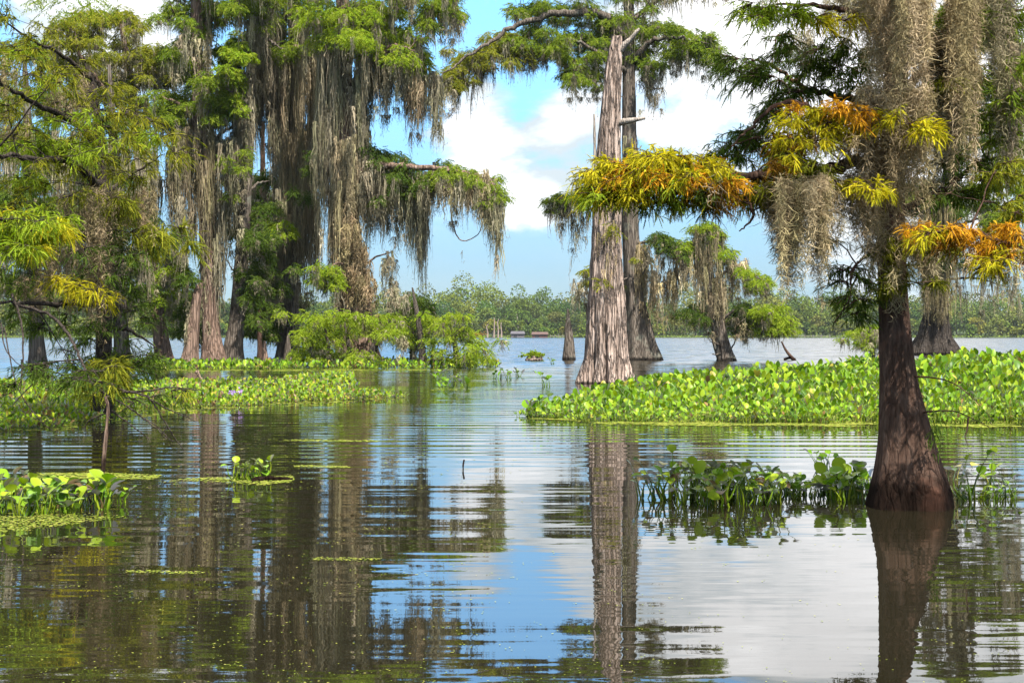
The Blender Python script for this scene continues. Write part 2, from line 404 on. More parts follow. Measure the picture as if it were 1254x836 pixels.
t.pads([(242, 105), (234, 124), (264, 120), (200, 130), (222, 118), (254, 98), (250, 130), (280, 122), (214, 134), (228, 140), (270, 134), (238, 88), (190, 140), (262, 140)],
       'green', size=(15, 9), mossn=3, mossl=(1, 3), dens=1.15)
t.pads([(291, 181), (286, 203), (278, 172), (280, 220), (268, 195), (296, 192)], 'green', size=(9, 8), mossn=3)
t.drape(214, 238, 40, 110, 34); t.drape(238, 262, 40, 110, 24, tint=(1.15, 1.1, 1.1)); t.drape(212, 236, 150, 330, 66, tint=(1.0, .95, .9)); t.drape(238, 262, 150, 330, 80, depth=.7, tint=(.95, .88, .8)); t.drape(262, 290, 170, 300, 50)
t.drape(248, 276, 230, 400, 48, depth=.6); t.drape(280, 300, 205, 280, 24); t.drape(205, 232, 180, 290, 40); t.drape(214, 238, 240, 345, 30); t.drape(240, 275, 300, 425, 20, depth=.5)
t.done()

# --- dark forked trunk
t = Tree('bald_cypress', 'dark smooth trunked cypress with pale bare twigs between two mossy trunks', 90, 288, bark=BARK_GREY, group=GL)
t.trunk([(287, 447, 14), (286, 425, 12), (290, 395, 9.5), (294, 350, 9), (297, 300, 8), (301, 240, 7), (305, 160, 6), (309, 80, 5), (312, 0, 4), (314, -80, 2)], seed=8, flute=.1)
t.limb([(295, 340, 0), (285, 330, -.5), (278, 318, -.8)], .07, .02); t.limb([(296, 320, 0), (310, 311, -.5), (318, 314, -.8)], .08, .03)
t.limb([(300, 240, 0), (316, 225, 1), (330, 222, 2)], .12); t.limb([(308, 100, 0), (290, 80, 1), (280, 70, 2)], .14); t.limb([(311, 40, 0), (330, 50, -1), (345, 60, -2)], .14)
t.pads([(289, 50), (285, 90), (280, 110), (280, 72), (294, 70), (276, 92), (292, 104), (286, 122), (298, 120), (270, 60)], 'lime', size=(9, 7), mossn=1, leaf=.2)
t.pads([(310, 10), (326, 20), (298, 0), (330, 0), (318, -20), (300, -40), (325, -50), (312, -75)], 'green', size=(15, 9), mossn=5, mossl=(1, 4))
t.pads([(326, 255), (318, 270), (330, 290), (322, 310), (316, 330), (325, 350), (312, 290), (318, 370), (328, 330), (314, 390), (310, 350)], 'dark', size=(11, 10), mossn=3, spread=2.2, mossl=(.6, 2))
t.drape(288, 304, 300, 350, 14, depth=.5); t.drape(290, 312, 90, 240, 46); t.drape(284, 310, 120, 260, 40); t.drape(300, 330, 20, 130, 40); t.drape(322, 326, 320, 380, 6, depth=.3, tint=(1.4, 1.4, 1.4)); t.drape(270, 300, 240, 330, 30)
t.done()

# --- great mossy column
t = Tree('bald_cypress', 'thick cypress column almost wholly curtained in long grey moss', 94, 352, bark=BARK_GREY, group=GL)
t.trunk([(353, 446, 17), (353, 430, 14), (354, 400, 12), (355, 340, 11), (357, 250, 11), (360, 170, 10), (362, 90, 9), (360, 0, 7), (358, -110, 3)], seed=9)
t.limb([(361, 120, 0), (340, 90, -1), (320, 66, -2)], .22); t.limb([(362, 80, 0), (385, 60, -1), (402, 46, -2)], .2); t.limb([(360, 60, 0), (340, 50, 1), (322, 56, 1)], .2)
t.limb([(357, 260, 0), (340, 255, -2), (328, 266, -3)], .12)
t.pads([(326, 55), (365, 52), (318, 70), (340, 40), (350, 62), (378, 45), (330, 35), (315, 50), (300, 62), (345, 15), (365, 5), (335, -10), (360, -30), (345, -60), (375, -50), (355, -100), (340, -85)], 'green', size=(16, 9), mossn=6, mossl=(1.5, 5))
t.pads([(345, 275), (330, 286), (336, 278), (352, 282), (326, 290)], 'lime', size=(10, 6), mossn=3, spread=.6, off=-3)
t.pads([(335, 325), (342, 350), (338, 380), (346, 395)], 'dark', size=(11, 11), mossn=4, spread=2, off=2)
t.drape(286, 318, 84, 220, 70, tint=(1.15, 1.08, 1.0)); t.drape(318, 345, 70, 230, 80); t.drape(340, 386, 60, 260, 120, depth=.9, tint=(1.0, .93, .85)); t.drape(346, 386, 150, 380, 120, depth=.7, tint=(.95, .88, .78)); t.drape(330, 350, 130, 260, 50)
t.drape(338, 372, 230, 400, 70, depth=.7); t.drape(326, 346, 290, 420, 36, depth=.8); t.drape(366, 390, 230, 400, 60, depth=.6, tint=(.95, .9, .8)); t.drape(384, 404, 60, 230, 46); t.drape(350, 362, 330, 440, 10, depth=.3)
t.done()

# --- the biggest: reddish trunk, crown over the whole left centre
t = Tree('bald_cypress', 'largest mossy cypress with a reddish bare trunk stretch and brown moss cone', 87, 436, bark=BARK_RED, group=GL)
t.trunk([(440, 448, 30), (439, 436, 26), (437, 415, 22), (435, 380, 19), (432, 330, 15), (428, 270, 12), (425, 200, 10.5), (423, 130, 10), (421, 60, 9), (420, 0, 8), (418, -110, 4)], seed=12, nfl=11)
t.limb([(424, 120, 0), (450, 80, -1), (480, 58, -2), (508, 62, -2.5)], .26); t.limb([(422, 90, 0), (440, 50, 1), (462, 25, 1.5)], .22)
t.limb([(426, 240, 0), (450, 205, -1), (490, 205, -2), (530, 206, -2.5), (570, 212, -3), (600, 224, -3), (611, 240, -3)], .26, .04)
t.limb([(421, 50, 0), (405, 30, -1), (388, 20, -1)], .18); t.limb([(421, 40, 0), (480, 10, 1), (544, -4, 2)], .2)
t.limb([(558, 214, -3), (552, 250, -3), (556, 280, -3), (566, 295, -3), (584, 288, -3), (590, 276, -3)], .05, .02)
t.limb([(432, 330, 0), (415, 322, -2), (400, 330, -3)], .08); t.limb([(433, 340, 0), (455, 318, -.6), (482, 308, -1.1)], .09)
t.pads([(461, 25), (434, 17), (475, 36), (401, 30), (464, 52), (500, 55), (458, 66), (508, 66), (445, 36), (485, 50), (420, 24), (410, 42), (392, 20), (448, 56), (478, 66), (492, 72), (512, 76), (436, 44), (396, 48),
        (470, 14), (425, 8), (400, 8), (450, 2)], 'lime', size=(17, 9), mossn=5, mossl=(1., 5), dens=1.15)
t.pads([(544, 5), (557, 16), (530, 2), (524, 30), (516, 22), (536, 14), (552, -6), (500, -4), (480, -15), (455, -25), (430, -30), (400, -25), (440, -60), (470, -50), (415, -70), (430, -100), (510, -30), (540, -30)], 'green', size=(13, 8), mossn=5, mossl=(1, 3.5))
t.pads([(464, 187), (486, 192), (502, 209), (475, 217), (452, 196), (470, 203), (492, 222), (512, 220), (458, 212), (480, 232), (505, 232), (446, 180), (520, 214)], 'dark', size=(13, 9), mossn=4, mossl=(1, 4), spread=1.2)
t.pads([(535, 209), (574, 214), (593, 220), (550, 206), (560, 212), (584, 226), (606, 230), (612, 240), (528, 218), (545, 222), (600, 240)], 'green', size=(10, 6), mossn=5, mossl=(1, 4), spread=.8, off=-2.5)
t.pads([(400, 332), (394, 340), (408, 336), (402, 345)], 'lime', size=(9, 7), mossn=3, spread=.6, off=-3)
t.pads([(372, 240), (395, 190), (385, 205), (440, 245), (450, 235)], 'dark', size=(9, 8), mossn=3, spread=1.5, off=2)
t.drape(408, 436, 40, 110, 34, off=-1.3, depth=.4); t.drape(410, 436, 170, 300, 50, off=-1.3, depth=.3, tint=(1.1, 1.05, .95)); t.drape(418, 440, 95, 210, 16, off=-1.1, depth=.3); t.drape(392, 416, 44, 290, 90, depth=.8); t.drape(436, 448, 66, 250, 40, depth=.7); t.drape(448, 480, 70, 165, 70); t.drape(480, 500, 78, 150, 34); t.drape(500, 522, 80, 190, 60, tint=(1.25, 1.1, 1.0)); t.drape(522, 540, 90, 200, 36)
t.drape(495, 512, -10, 35, 16); t.drape(538, 562, 16, 60, 18); t.drape(440, 470, 200, 330, 76); t.drape(468, 500, 215, 315, 76); t.drape(498, 526, 215, 350, 70); t.drape(514, 519, 230, 440, 7, depth=.2, w=(.05, .1)); t.drape(522, 536, 205, 260, 16)
t.drape(540, 602, 214, 290, 60, off=-3, depth=.5, tint=(1.15, 1.1, 1.0)); t.drape(600, 613, 236, 352, 26, off=-3, depth=.4); t.drape(536, 548, 210, 268, 14, off=-3, depth=.4); t.drape(566, 567, 290, 345, 1, off=-3, depth=.1, nst=2)
t.drape(404, 420, 220, 390, 66, depth=.7, tint=(1., .93, .83)); t.drape(386, 410, 130, 330, 60); t.drape(436, 452, 150, 300, 40)
# cone of brown moss that widens to the bush
for k in range(9):
    f = k / 8; t.drape(424 - 14 * f, 432 + 30 * f, 255 + 85 * f, 300 + 84 * f, 24, depth=.5, off=-1.2, tint=(1.2, 1.05, .92), lv=(.5, 1.2))
t.drape(470, 486, 310, 392, 16, off=-1); t.drape(440, 470, 385, 445, 20)
t.done()

# --- slim dark cypress deep behind
t = Tree('bald_cypress', 'slim shaded cypress at the back of the stand, dark crown to the water', 104, 322, bark=BARK_DARK, group=GL)
t.trunk([(320, 441, 6), (320, 420, 4.5), (321, 340, 4), (322, 240, 3.5), (322, 150, 2)], seed=14)
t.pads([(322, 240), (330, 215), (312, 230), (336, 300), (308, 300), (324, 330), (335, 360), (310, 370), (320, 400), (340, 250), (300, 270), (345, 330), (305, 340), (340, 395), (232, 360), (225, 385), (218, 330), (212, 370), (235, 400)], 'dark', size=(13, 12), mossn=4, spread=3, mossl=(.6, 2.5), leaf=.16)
t.drape(205, 232, 300, 420, 40, depth=2); t.drape(296, 345, 220, 400, 60, depth=2)
t.done()

# --- cypress behind the near left tree
t = Tree('bald_cypress', 'dark cypress half hidden behind the feathery tree at the left edge', 86, 150, bark=BARK_GREY, group=GL)
t.trunk([(150, 448, 12), (149, 420, 9), (146, 350, 8), (142, 250, 7), (138, 150, 5), (134, 80, 2)], seed=15)
t.pads([(140, 150), (120, 190), (160, 200), (150, 240), (110, 230), (170, 260), (130, 280), (95, 260), (155, 320), (120, 330), (170, 350), (140, 370), (105, 365), (80, 300), (60, 250), (50, 200), (85, 200), (40, 160), (70, 130), (25, 240), (30, 300),],
       'dark', size=(19, 12), mossn=5, spread=3, mossl=(.8, 3), leaf=.15)
t.drape(60, 190, 160, 330, 90, depth=2.5); t.drape(90, 185, 300, 420, 60, depth=2)
t.done()
t = Tree('bald_cypress', 'shaded cypress at the left edge rising behind the near feathery branches', 82, 42, bark=BARK_GREY, group=GL)
t.trunk([(46, 450, 12), (45, 420, 9), (42, 350, 8), (38, 250, 7), (34, 150, 5), (30, 60, 2)], seed=16)
t.pads([(30, 60), (10, 110), (50, 120), (20, 160), (-10, 180), (60, 180), (40, 220), (5, 240), (70, 250), (25, 290), (-15, 290), (60, 310), (10, 340), (45, 350), (80, 360), (-20, 100), (-30, 360), (-20, 230)],
       'green', size=(18, 12), mossn=5, spread=3, mossl=(.8, 3), leaf=.15)
t.drape(-10, 90, 170, 330, 60, depth=2.5); t.drape(-10, 90, 290, 400, 40, depth=2.5)
t.done()

# --- broken snag, knees and stumps of the stand
def snag(name, label, D, spec, seed, bark, cat='tree stump', rag=.25, sides=40, **k):
    a = Acc(); o = P(spec[0][0], base_row(D), D); o[2] = 0
    r = root(name, o, label, cat); trunk(a, spec, D, seed=seed, top='close', rag=rag, sides=sides, **k)
    return r, a, o
r, a, o = snag('broken_snag', 'short broken trunk leaning right, jagged top, between mossy cypresses', 86, [(232, 450, 14), (233, 436, 10.5), (236, 410, 8), (239, 380, 6.5), (243, 355, 5), (247, 345, 2.5)], 21, BARK_RED, 'dead tree')
build('trunk', a, BARK_RED, r, o)
m_ = Acc(); moss(m_, A([P(x, y, 85.6) for x, y in ((228, 395), (227, 405), (230, 385), (232, 370))]), A([2., 1.9, 1.6, 1.]), .1, 6, 8, .05); build('hanging_moss', m_, MOSSM, r, o, smooth=False)['kind'] = 'stuff'
r, a, o = snag('cypress_knee', 'small pointed pale cypress knee standing alone in front of the mossy trunks', 87, [(325, 449, 4.6), (325, 440, 3.8), (324, 430, 3), (323.6, 420, 2), (323.5, 417, .6)], 22, BARK_RED, 'stump', rag=.02, n=24)
build('trunk', a, BARK_RED, r, o)
r, a, o = snag('cypress_stump', 'slim grey mossy stump against the curtained cypress column', 87.5, [(352, 448, 6.5), (352, 438, 4.6), (352.5, 425, 3.6), (353, 413, 2.2), (353.5, 408, .8)], 23, BARK_GREY, 'stump', rag=.05, n=30)
build('trunk', a, BARK_GREY, r, o)
r, a, o = snag('dark_post_trunk', 'thin dark bare stem beside the small pale knee', 89, [(318, 448, 3.4), (318, 430, 3), (318, 400, 2.6), (319, 370, 2), (319, 345, .8)], 24, BARK_DARK, 'dead tree', rag=.05)
build('trunk', a, BARK_DARK, r, o)

# --- low bushes: young cypresses at the foot of the stand
def bush(label, D, bx, trunks, rows, nm, size, mossn, drapes=(), mossl=(.4, 1.6), dens=1.1):
    t = Tree('young_cypress', label, D, bx, 'small tree', BARK_LIMB, 'young bushy cypresses')
    for k, sp in enumerate(trunks): t.trunk(sp, seed=30 + k, sides=14, n=24, flute=.05)
    t.pads(rows, nm, size=size, mossn=mossn, spread=1.1, mossl=mossl, dens=dens * .75, leaf=.12, sat=1)
    for d in drapes: t.drape(*d)
    t.done()
bush('bushy yellow green young cypress drooping to the water before the largest mossy trunk', 83, 430,
     [[(430, 450, 4), (428, 430, 3), (424, 405, 2), (420, 385, 1)], [(452, 450, 6), (458, 425, 5), (470, 405, 3), (478, 390, 2)], [(405, 450, 3), (403, 430, 2.4), (398, 400, 1.4)]],
     [(379, 385), (412, 385), (442, 390), (480, 388), (387, 407), (425, 404), (379, 423), (420, 429), (442, 432), (486, 401), (403, 440), (395, 392), (428, 386), (460, 388), (400, 420), (410, 412), (375, 402), (372, 415),
      (392, 432), (456, 402), (382, 436), (430, 441), (492, 414), (402, 400), (368, 430)], 'lime', (14, 7), 2,
     [(480, 496, 400, 446, 10), (390, 420, 425, 447, 12)])
bush('sparse drooping young cypress at the open water end of the left stand', 82, 557,
     [[(560, 452, 5), (559, 435, 4), (556, 415, 2.4), (550, 390, 1.2)], [(518, 446, 5), (516, 420, 4), (510, 380, 3), (505, 352, 1)], [(528, 446, 3), (530, 430, 2), (532, 405, 1)]],
     [(538, 390), (552, 385), (552, 410), (574, 423), (585, 418), (538, 429), (557, 437), (593, 434), (530, 400), (545, 402), (565, 402), (572, 432), (590, 426), (528, 415), (545, 440), (568, 442), (580, 410), (520, 388)], 'lime', (10, 5), 1)
bush('dark shaded young cypress beside the foot of the largest mossy trunk', 86, 505,
     [[(505, 448, 4), (505, 420, 3), (504, 385, 2)]],
     [(502, 374), (511, 388), (495, 382), (518, 376), (508, 400), (490, 395), (524, 392), (500, 412), (512, 366)], 'dark', (13, 8), 3, [(474, 488, 345, 395, 12), (488, 502, 352, 400, 10)])

# ================================================================== the centre
# --- pale dead trunk in front (56 m)
a = Acc(); D = 56.; o = G(744, 468.9)
D = o[1]
r = root('dead_cypress_trunk', o, 'tall pale dead cypress trunk with ridged bark and a broken top', 'dead tree')
trunk(a, [(744, 472, 33.5), (744, 466, 31), (744, 452, 27), (743.5, 430, 23.5), (743, 400, 22.5), (743, 350, 20), (743, 300, 17.5), (743.5, 235, 15.8), (746, 180, 13.5), (749, 120, 11), (752, 80, 8.8), (755, 52, 6.5), (756, 44, 5)],
      D, n=240, sides=150, flute=.24, nfl=13, bark=.06, seed=41, top='close', rag=.5)
build('trunk', a, BARK_PALE, r, o)
for pts, r0 in (([(757, 66, 0), (764, 56, -.1), (774, 47, -.2), (779, 40, -.3), (783, 36, -.3)], .13), ([(754, 152, 0), (766, 149, -.3), (778, 147, -.5), (790, 145, -.6)], .15), ([(739, 235, -.4), (733, 225, -.7), (729, 200, -.8), (728, 165, -.8), (727.5, 140, -.8)], .09),
                ([(750, 262, -.3), (757, 254, -.9), (760, 246, -1.)], .06)):
    a = Acc(); tube(a, catmull(A([P(x, y, D + d) for x, y, d in pts]), 16), np.linspace(r0, r0 * .35, 16) * rng.uniform(.85, 1.15, 16), 8); build('dead_branch', a, DEADWOOD, r, o)
m_ = Acc(); w_ = Acc()
tp = A([P(x, y, D - .75) for x, y in ((736, 260), (742, 275), (748, 290), (752, 270), (745, 310), (750, 330), (740, 330), (754, 312), (733, 285))]); moss(m_, tp, rng.uniform(.8, 1.8, len(tp)), .08, 5, 8, .025, tint=(1.3, 1.15, 1.)); build('hanging_moss', m_, MOSSM, r, o, smooth=False)['kind'] = 'stuff'
l_ = Acc()
for x, y in ((749, 276), (752, 284), (756, 250), (737, 345)): pad(l_, P(x, y, D - .8), A([.22, .15, .16]), 14, 'olive', sl=.25, leaf=.09, wid=.03)
build('leafy_shoot', l_, LEAF, r, o, smooth=False)

# --- living cypress behind it (104 m)
t = Tree('bald_cypress', 'living cypress right behind the pale dead trunk, wide drooping limbs over open sky', 104, 786, bark=BARK_GREY, group=GL)
t.trunk([(786, 443, 25), (785, 430, 21), (783, 410, 17), (779, 380, 13), (775, 340, 11), (772, 280, 10), (771, 200, 9), (770, 120, 8.2), (770, 60, 7), (770, 0, 6), (768, -100, 3)], seed=44, nfl=7, flute=.26)
t.limb([(770, 55, 0), (740, 20, -1), (700, 16, -2), (660, 24, -2), (630, 34, -2), (600, 52, -2.5), (566, 74, -3), (540, 96, -3)], .34, .04)
t.limb([(770, 90, 0), (740, 70, -2), (706, 50, -3), (680, 48, -3.5)], .22); t.limb([(770, 80, 0), (800, 50, -1), (836, 48, -2), (868, 54, -2.5)], .25)
t.limb([(771, 250, 0), (740, 252, 1), (712, 258, 1.5), (684, 268, 2)], .13); t.limb([(773, 300, 0), (798, 296, -1), (826, 302, -2)], .13)
t.limb([(775, 350, 0), (790, 330, -1), (796, 318, -1.5)], .08); t.limb([(776, 338, 0), (757, 345, -1), (742, 358, -1.5)], .08); t.limb([(770, 30, 0), (800, 5, 1), (840, -10, 2)], .2)
t.limb([(785, 96, -1), (800, 108, -1.5), (812, 109, -2)], .09); t.limb([(771, 195, 0), (752, 330, 2), (722, 340, 3)], .09)
t.pads([(628, 47), (656, 36), (667, 50), (700, 44), (716, 47), (697, 69), (730, 69), (705, 85), (738, 91), (749, 22), (774, 22), (812, 33), (829, 41), (862, 50), (870, 58), (840, 63), (777, 74), (801, 77), (634, 11), (675, 8), (716, 6),
        (645, 55), (680, 58), (720, 58), (708, 98), (755, 40), (788, 40), (800, 30), (850, 44), (820, 55), (785, 60), (690, 20), (655, 10), (735, 40), (760, 64), (845, 58)], 'green', size=(15, 8), mossn=4, mossl=(.6, 3.2), dens=1.1)
t.pads([(541, 91), (552, 104), (566, 71), (599, 47), (621, 47), (621, 63), (585, 77), (560, 84), (576, 66), (608, 58), (546, 100), (592, 66), (640, 62)], 'olive', size=(13, 8), mossn=5, mossl=(1., 4), dens=1.1, spread=1.)
t.pads([(697, 243), (685, 249), (714, 236), (704, 240), (722, 234), (690, 240)], 'green', size=(9, 6), mossn=4, mossl=(.8, 3), spread=.6, off=1.5)
t.pads([(814, 294), (830, 304), (822, 298), (805, 290)], 'dark', size=(9, 6), mossn=3, mossl=(.8, 3), spread=.6, off=-2)
t.pads([(723, 330), (745, 348), (792, 316), (722, 344), (735, 340)], 'olive', size=(7, 5), mossn=4, mossl=(.8, 3), spread=.8)
t.pads([(790, -10), (830, -14), (760, -30), (720, -20), (690, -30), (740, -60), (790, -55), (770, -90), (650, -20), (820, -40), (860, -20)], 'green', size=(17, 9), mossn=4, mossl=(1, 4))
t.drape(630, 652, 60, 92, 12); t.drape(645, 700, 60, 88, 22); t.drape(696, 740, 96, 128, 22); t.drape(783, 812, 84, 152, 30, off=-1.5); t.drape(774, 820, -15, 26, 24); t.drape(820, 872, 66, 102, 20); t.drape(860, 900, -25, 14, 12)
t.drape(681, 722, 248, 322, 26, off=1.6, depth=.4); t.drape(699, 730, 345, 400, 16, off=2, depth=.5); t.drape(776, 792, 300, 414, 44, depth=.6, tint=(1.1, 1, .85)); t.drape(797, 831, 332, 412, 46, off=-1.5, depth=.5, tint=(1.3, 1.18, 1.02)); t.drape(787, 842, 300, 350, 26, off=-1.5)
t.drape(764, 780, 170, 330, 30, depth=.5); t.drape(540, 560, 104, 150, 10, off=-3, depth=.5); t.drape(810, 812, 340, 434, 2, off=-2, depth=.2, nst=3); t.drape(697, 698, 300, 400, 1, depth=.2, nst=2)
t.done()

# --- small stump left of the dead trunk
r, a, o = snag('pointed_stump', 'dark pointed stump rising from the lake left of the pale dead trunk', 105, [(697, 443, 8.5), (697, 432, 7.4), (697, 415, 5.6), (696, 400, 4), (695.5, 388, 2.4), (695.3, 378, .8)], 47, BARK_GREY, 'stump', rag=.05)
build('trunk', a, BARK_GREY, r, o)

# --- small bent mossy cypress
t = Tree('bald_cypress', 'small bent cypress with pale moss curtains standing alone right of the dead trunk', 102, 889, bark=BARK_GREY, group=GL)
t.trunk([(890, 445, 13.5), (889, 436, 10.5), (885, 420, 8.5), (880, 400, 8), (874, 370, 7), (868, 335, 6), (864, 300, 5), (860, 280, 3)], seed=51, rag=.1)
t.trunk([(884, 441, 6), (877, 425, 3.6), (872, 410, 2.5)], seed=52, n=14, sides=14)
t.limb([(870, 345, 0), (895, 330, -.5), (915, 336, -1), (934, 342, -1)], .12); t.limb([(880, 395, 0), (900, 380, -.6), (925, 378, -1), (948, 388, -1.4)], .12); t.limb([(866, 315, 0), (850, 306, .5), (838, 312, 1)], .1)
t.limb([(886, 425, 0), (876, 420, -.5), (870, 418, -.6)], .07, .03); t.limb([(893, 430, 0), (900, 418, -.3), (902, 405, -.4)], .06, .03); t.limb([(888, 430, 0), (878, 434, -.5), (872, 433, -.6)], .06, .03)
t.pads([(862, 281), (852, 278), (878, 285), (888, 310), (843, 307), (868, 274), (880, 300), (838, 300)], 'lime', size=(10, 5), mossn=4, mossl=(.6, 2.5), spread=.6)
t.pads([(920, 333), (933, 340), (926, 345), (912, 330)], 'lime', size=(8, 5), mossn=3, spread=.6, off=-1)
t.pads([(930, 378), (949, 388), (943, 401), (952, 396), (940, 385), (936, 394), (958, 390), (945, 378)], 'lime', size=(10, 7), mossn=2, spread=.7, off=-1.2)
t.pads([(911, 375), (846, 382), (859, 388), (902, 384), (915, 390), (852, 375), (905, 398)], 'dark', size=(9, 6), mossn=3, spread=.8)
t.drape(826, 848, 308, 378, 34, depth=.6, tint=(1.2, 1.14, 1.02)); t.drape(850, 884, 280, 400, 80, depth=.6, tint=(1.15, 1.1, .98)); t.drape(888, 914, 320, 378, 40, depth=.6, tint=(1.25, 1.18, 1.05)); t.drape(912, 938, 345, 375, 16); t.drape(898, 958, 396, 420, 34, off=-1, tint=(1.2, 1.1, 1.))
t.drape(862, 890, 350, 425, 36, depth=.5, tint=(1.05, 1, .92)); t.drape(910, 914, 400, 436, 3, depth=.2)
t.done()

# --- driftwood and mound
a = Acc(); o = G(966, 441)
r = root('driftwood_branch', o, 'dark forked driftwood branch poking up from bright open water', 'branch')
tube(a, catmull(A([P(957, 418, o[1]), P(962, 428, o[1]), P(968, 436, o[1] - .2), P(975, 444, o[1] - .3)]), 14), np.linspace(.05, .15, 14), 7); tube(a, catmull(A([P(960, 440, o[1]), P(967, 438, o[1]), P(974, 440, o[1])]), 8), .09, 6); build('wood', a, BARK_DARK, r, o)
r, a, o = snag('grassy_stump', 'low round stump capped with green plants out in the open lake', 103, [(654, 451, 11.5), (654, 446, 11.3), (654, 440, 10.5), (655, 436, 8.5), (655, 434, 5)], 55, BARK_PALE, 'stump', rag=.1, n=24)
build('trunk', a, BARK_PALE, r, o); l_ = Acc()
for k in range(16): pad(l_, P(655 + rng.normal(0, 5), 434.5, 103 + rng.normal(0, .3)), A([.22, .2, .16]), 10, 'lime', sl=.25, leaf=.16, wid=.06, droop=-.5)
for k in range(6): pad(l_, P(672 + rng.normal(0, 4), 444, 102.5 + rng.normal(0, .3)), A([.12, .2, .22]), 4, 'green', sl=.2, leaf=.16, wid=.06, droop=-.5)
build('plant', l_, LEAF, r, o, smooth=False)

# --- buttressed cypress far right
t = Tree('bald_cypress', 'broad buttressed cypress in open water right of the near trunk', 130, 1143, bark=BARK_BUTT, group=GL)
t.trunk([(1143, 435, 30), (1143, 428, 27), (1144, 415, 20), (1145, 400, 16), (1147, 375, 13), (1152, 320, 11), (1160, 250, 10), (1168, 170, 9), (1175, 90, 8), (1180, 0, 7), (1184, -90, 4)], seed=61, nfl=12, flute=.3)
t.limb([(1156, 290, 0), (1190, 270, -1), (1225, 270, -2)], .2); t.limb([(1165, 200, 0), (1130, 180, 1), (1105, 170, 2)], .2); t.limb([(1172, 120, 0), (1205, 100, 1), (1235, 105, 2)], .2); t.limb([(1176, 70, 0), (1150, 50, 1), (1120, 50, 2)], .2); t.limb([(1150, 345, 0), (1190, 340, -1), (1235, 352, -2)], .14)
t.pads([(1158, 167), (1120, 165), (1135, 150), (1190, 150), (1205, 110), (1230, 100), (1130, 60), (1150, 40), (1200, 40), (1225, 50), (1165, 20), (1190, 0), (1240, 140), (1110, 180), (1180, 230), (1205, 250), (1230, 262), (1100, 240), (1120, 230), (1215, 200), (1245, 180), (1180, -40), (1210, -60), (1150, -50), (1260, 230), (1270, 120), (1280, 60)],
       'green', size=(20, 10), mossn=6, mossl=(1, 5), spread=2.5, leaf=.17)
t.drape(1130, 1164, 320, 404, 90, depth=.3, off=-2.2, tint=(.95, .9, .75)); t.drape(1128, 1170, 225, 402, 190, depth=.5, off=-2.0, tint=(1.0, .93, .75)); t.pads([(1150, 240), (1165, 260), (1140, 280), (1160, 300), (1130, 250), (1120, 300), (1175, 320)], 'dark', size=(16, 11), mossn=5, spread=2); t.drape(1160, 1195, 60, 260, 90, depth=1); t.drape(1130, 1165, 60, 220, 70, tint=(1.15, 1.05, 1.)); t.drape(1195, 1250, 120, 260, 70, depth=2); t.drape(1165, 1250, 330, 400, 46, off=-1); t.drape(1160, 1250, 255, 320, 40)
t.done()
bush('pale feathery young cypress in open water just left of the near trunk', 98, 1068,
     [[(1068, 443, 4), (1068, 425, 3), (1066, 400, 1.6)]], [(1062, 402), (1056, 410), (1070, 408), (1080, 402), (1050, 405), (1064, 416), (1074, 420), (1058, 420), (1084, 412)], 'lime', (11, 5), 3, [(1050, 1082, 408, 430, 18)])
# ================================================================== the near cypress (16 m) and the near left tree
class NearTree(Tree):
    def sprig(s, px, py, name, dd=0., r=.30, nt=7, nf=14, fl=.125, K=10, moss_p=.0, droop=.3, leaf=.0145, wid=.0065):
        """one branchlet: a fan of thin twigs with feathery fronds hanging along them"""
        c = P(px, py, s.D + dd); inw = s.twig_to(c, .006, .008)
        az0 = math.atan2(inw[1], inw[0]); k = r
        B, Dv = [], []
        for _ in range(nt):
            az = az0 + rng.normal(0, .95); L = k * rng.uniform(.6, 1.5)
            e = A([math.cos(az), math.sin(az), rng.normal(.05, .28)]); e /= np.linalg.norm(e)
            t = np.linspace(0, 1, 6)[:, None]; q = c + e * L * t - A([0, 0, droop * L]) * t ** 2
            tube(s.w, q, np.linspace(.006, .002, 6) * (s.D / 16) ** .6, 4)
            u = rng.uniform(.15, 1, nf); pos = c + e * L * u[:, None] - A([0, 0, droop * L]) * u[:, None] ** 2
            d = e * .7 + rng.normal(0, .55, (nf, 3)) + A([0, 0, -.35]); B.append(pos); Dv.append(d)
        B = np.concatenate(B); Dv = np.concatenate(Dv)
        fronds(s.lf, B, Dv, fl * rng.uniform(.5, 1.2, len(B)), pal(name, len(B)) * rng.uniform(.65, 1.35, (len(B), 1)), K, leaf, wid, .35)
    def sprigs(s, rows, name, dd=(0., 1.), sat=2, jx=16, jy=8, **k):
        rows = [(q[0], q[1], q[2] if len(q) > 2 else name) for q in rows]
        rows = rows + [(q[0] + rng.normal(0, jx), q[1] + rng.normal(2, jy), q[2]) for q in rows for _ in range(sat)]
        bx = s.nodes[0][0]
        rows.sort(key=lambda q: abs(P(q[0], q[1], s.D)[0] - bx))
        for q in rows: s.sprig(q[0], q[1], q[2], rng.normal(*dd), **k)
    def curtain(s, x0, x1, y0, y1, n, depth=.3, off=0., w=(.035, .10), dens=290, lv=(.4, 1.), tint=(1., 1., 1.), **k):
        px = rng.uniform(x0, x1, n); dd = rng.normal(off, depth, n)
        tops = A([P(a, y0 + rng.uniform(-8, 8), s.D + e) for a, e in zip(px, dd)])
        curls(s.ms, tops, (y1 - y0) * s.m * rng.uniform(*lv, n), rng.uniform(*w, n), dens, tint=tint, **k)
    def canopy(s, n, x, y, z, name, r=.75, dens=150):
        """the upper crown, above the picture: shades what stands below"""
        for _ in range(n):
            c = A([rng.uniform(*x), rng.uniform(*y), rng.uniform(*z)]); s.twig_to(c, .01, .012)
            pad(s.lf, c, A([r, r, r * .45]) * rng.uniform(.7, 1.3), dens, name, sl=.3, leaf=.075, wid=.022, K=7)

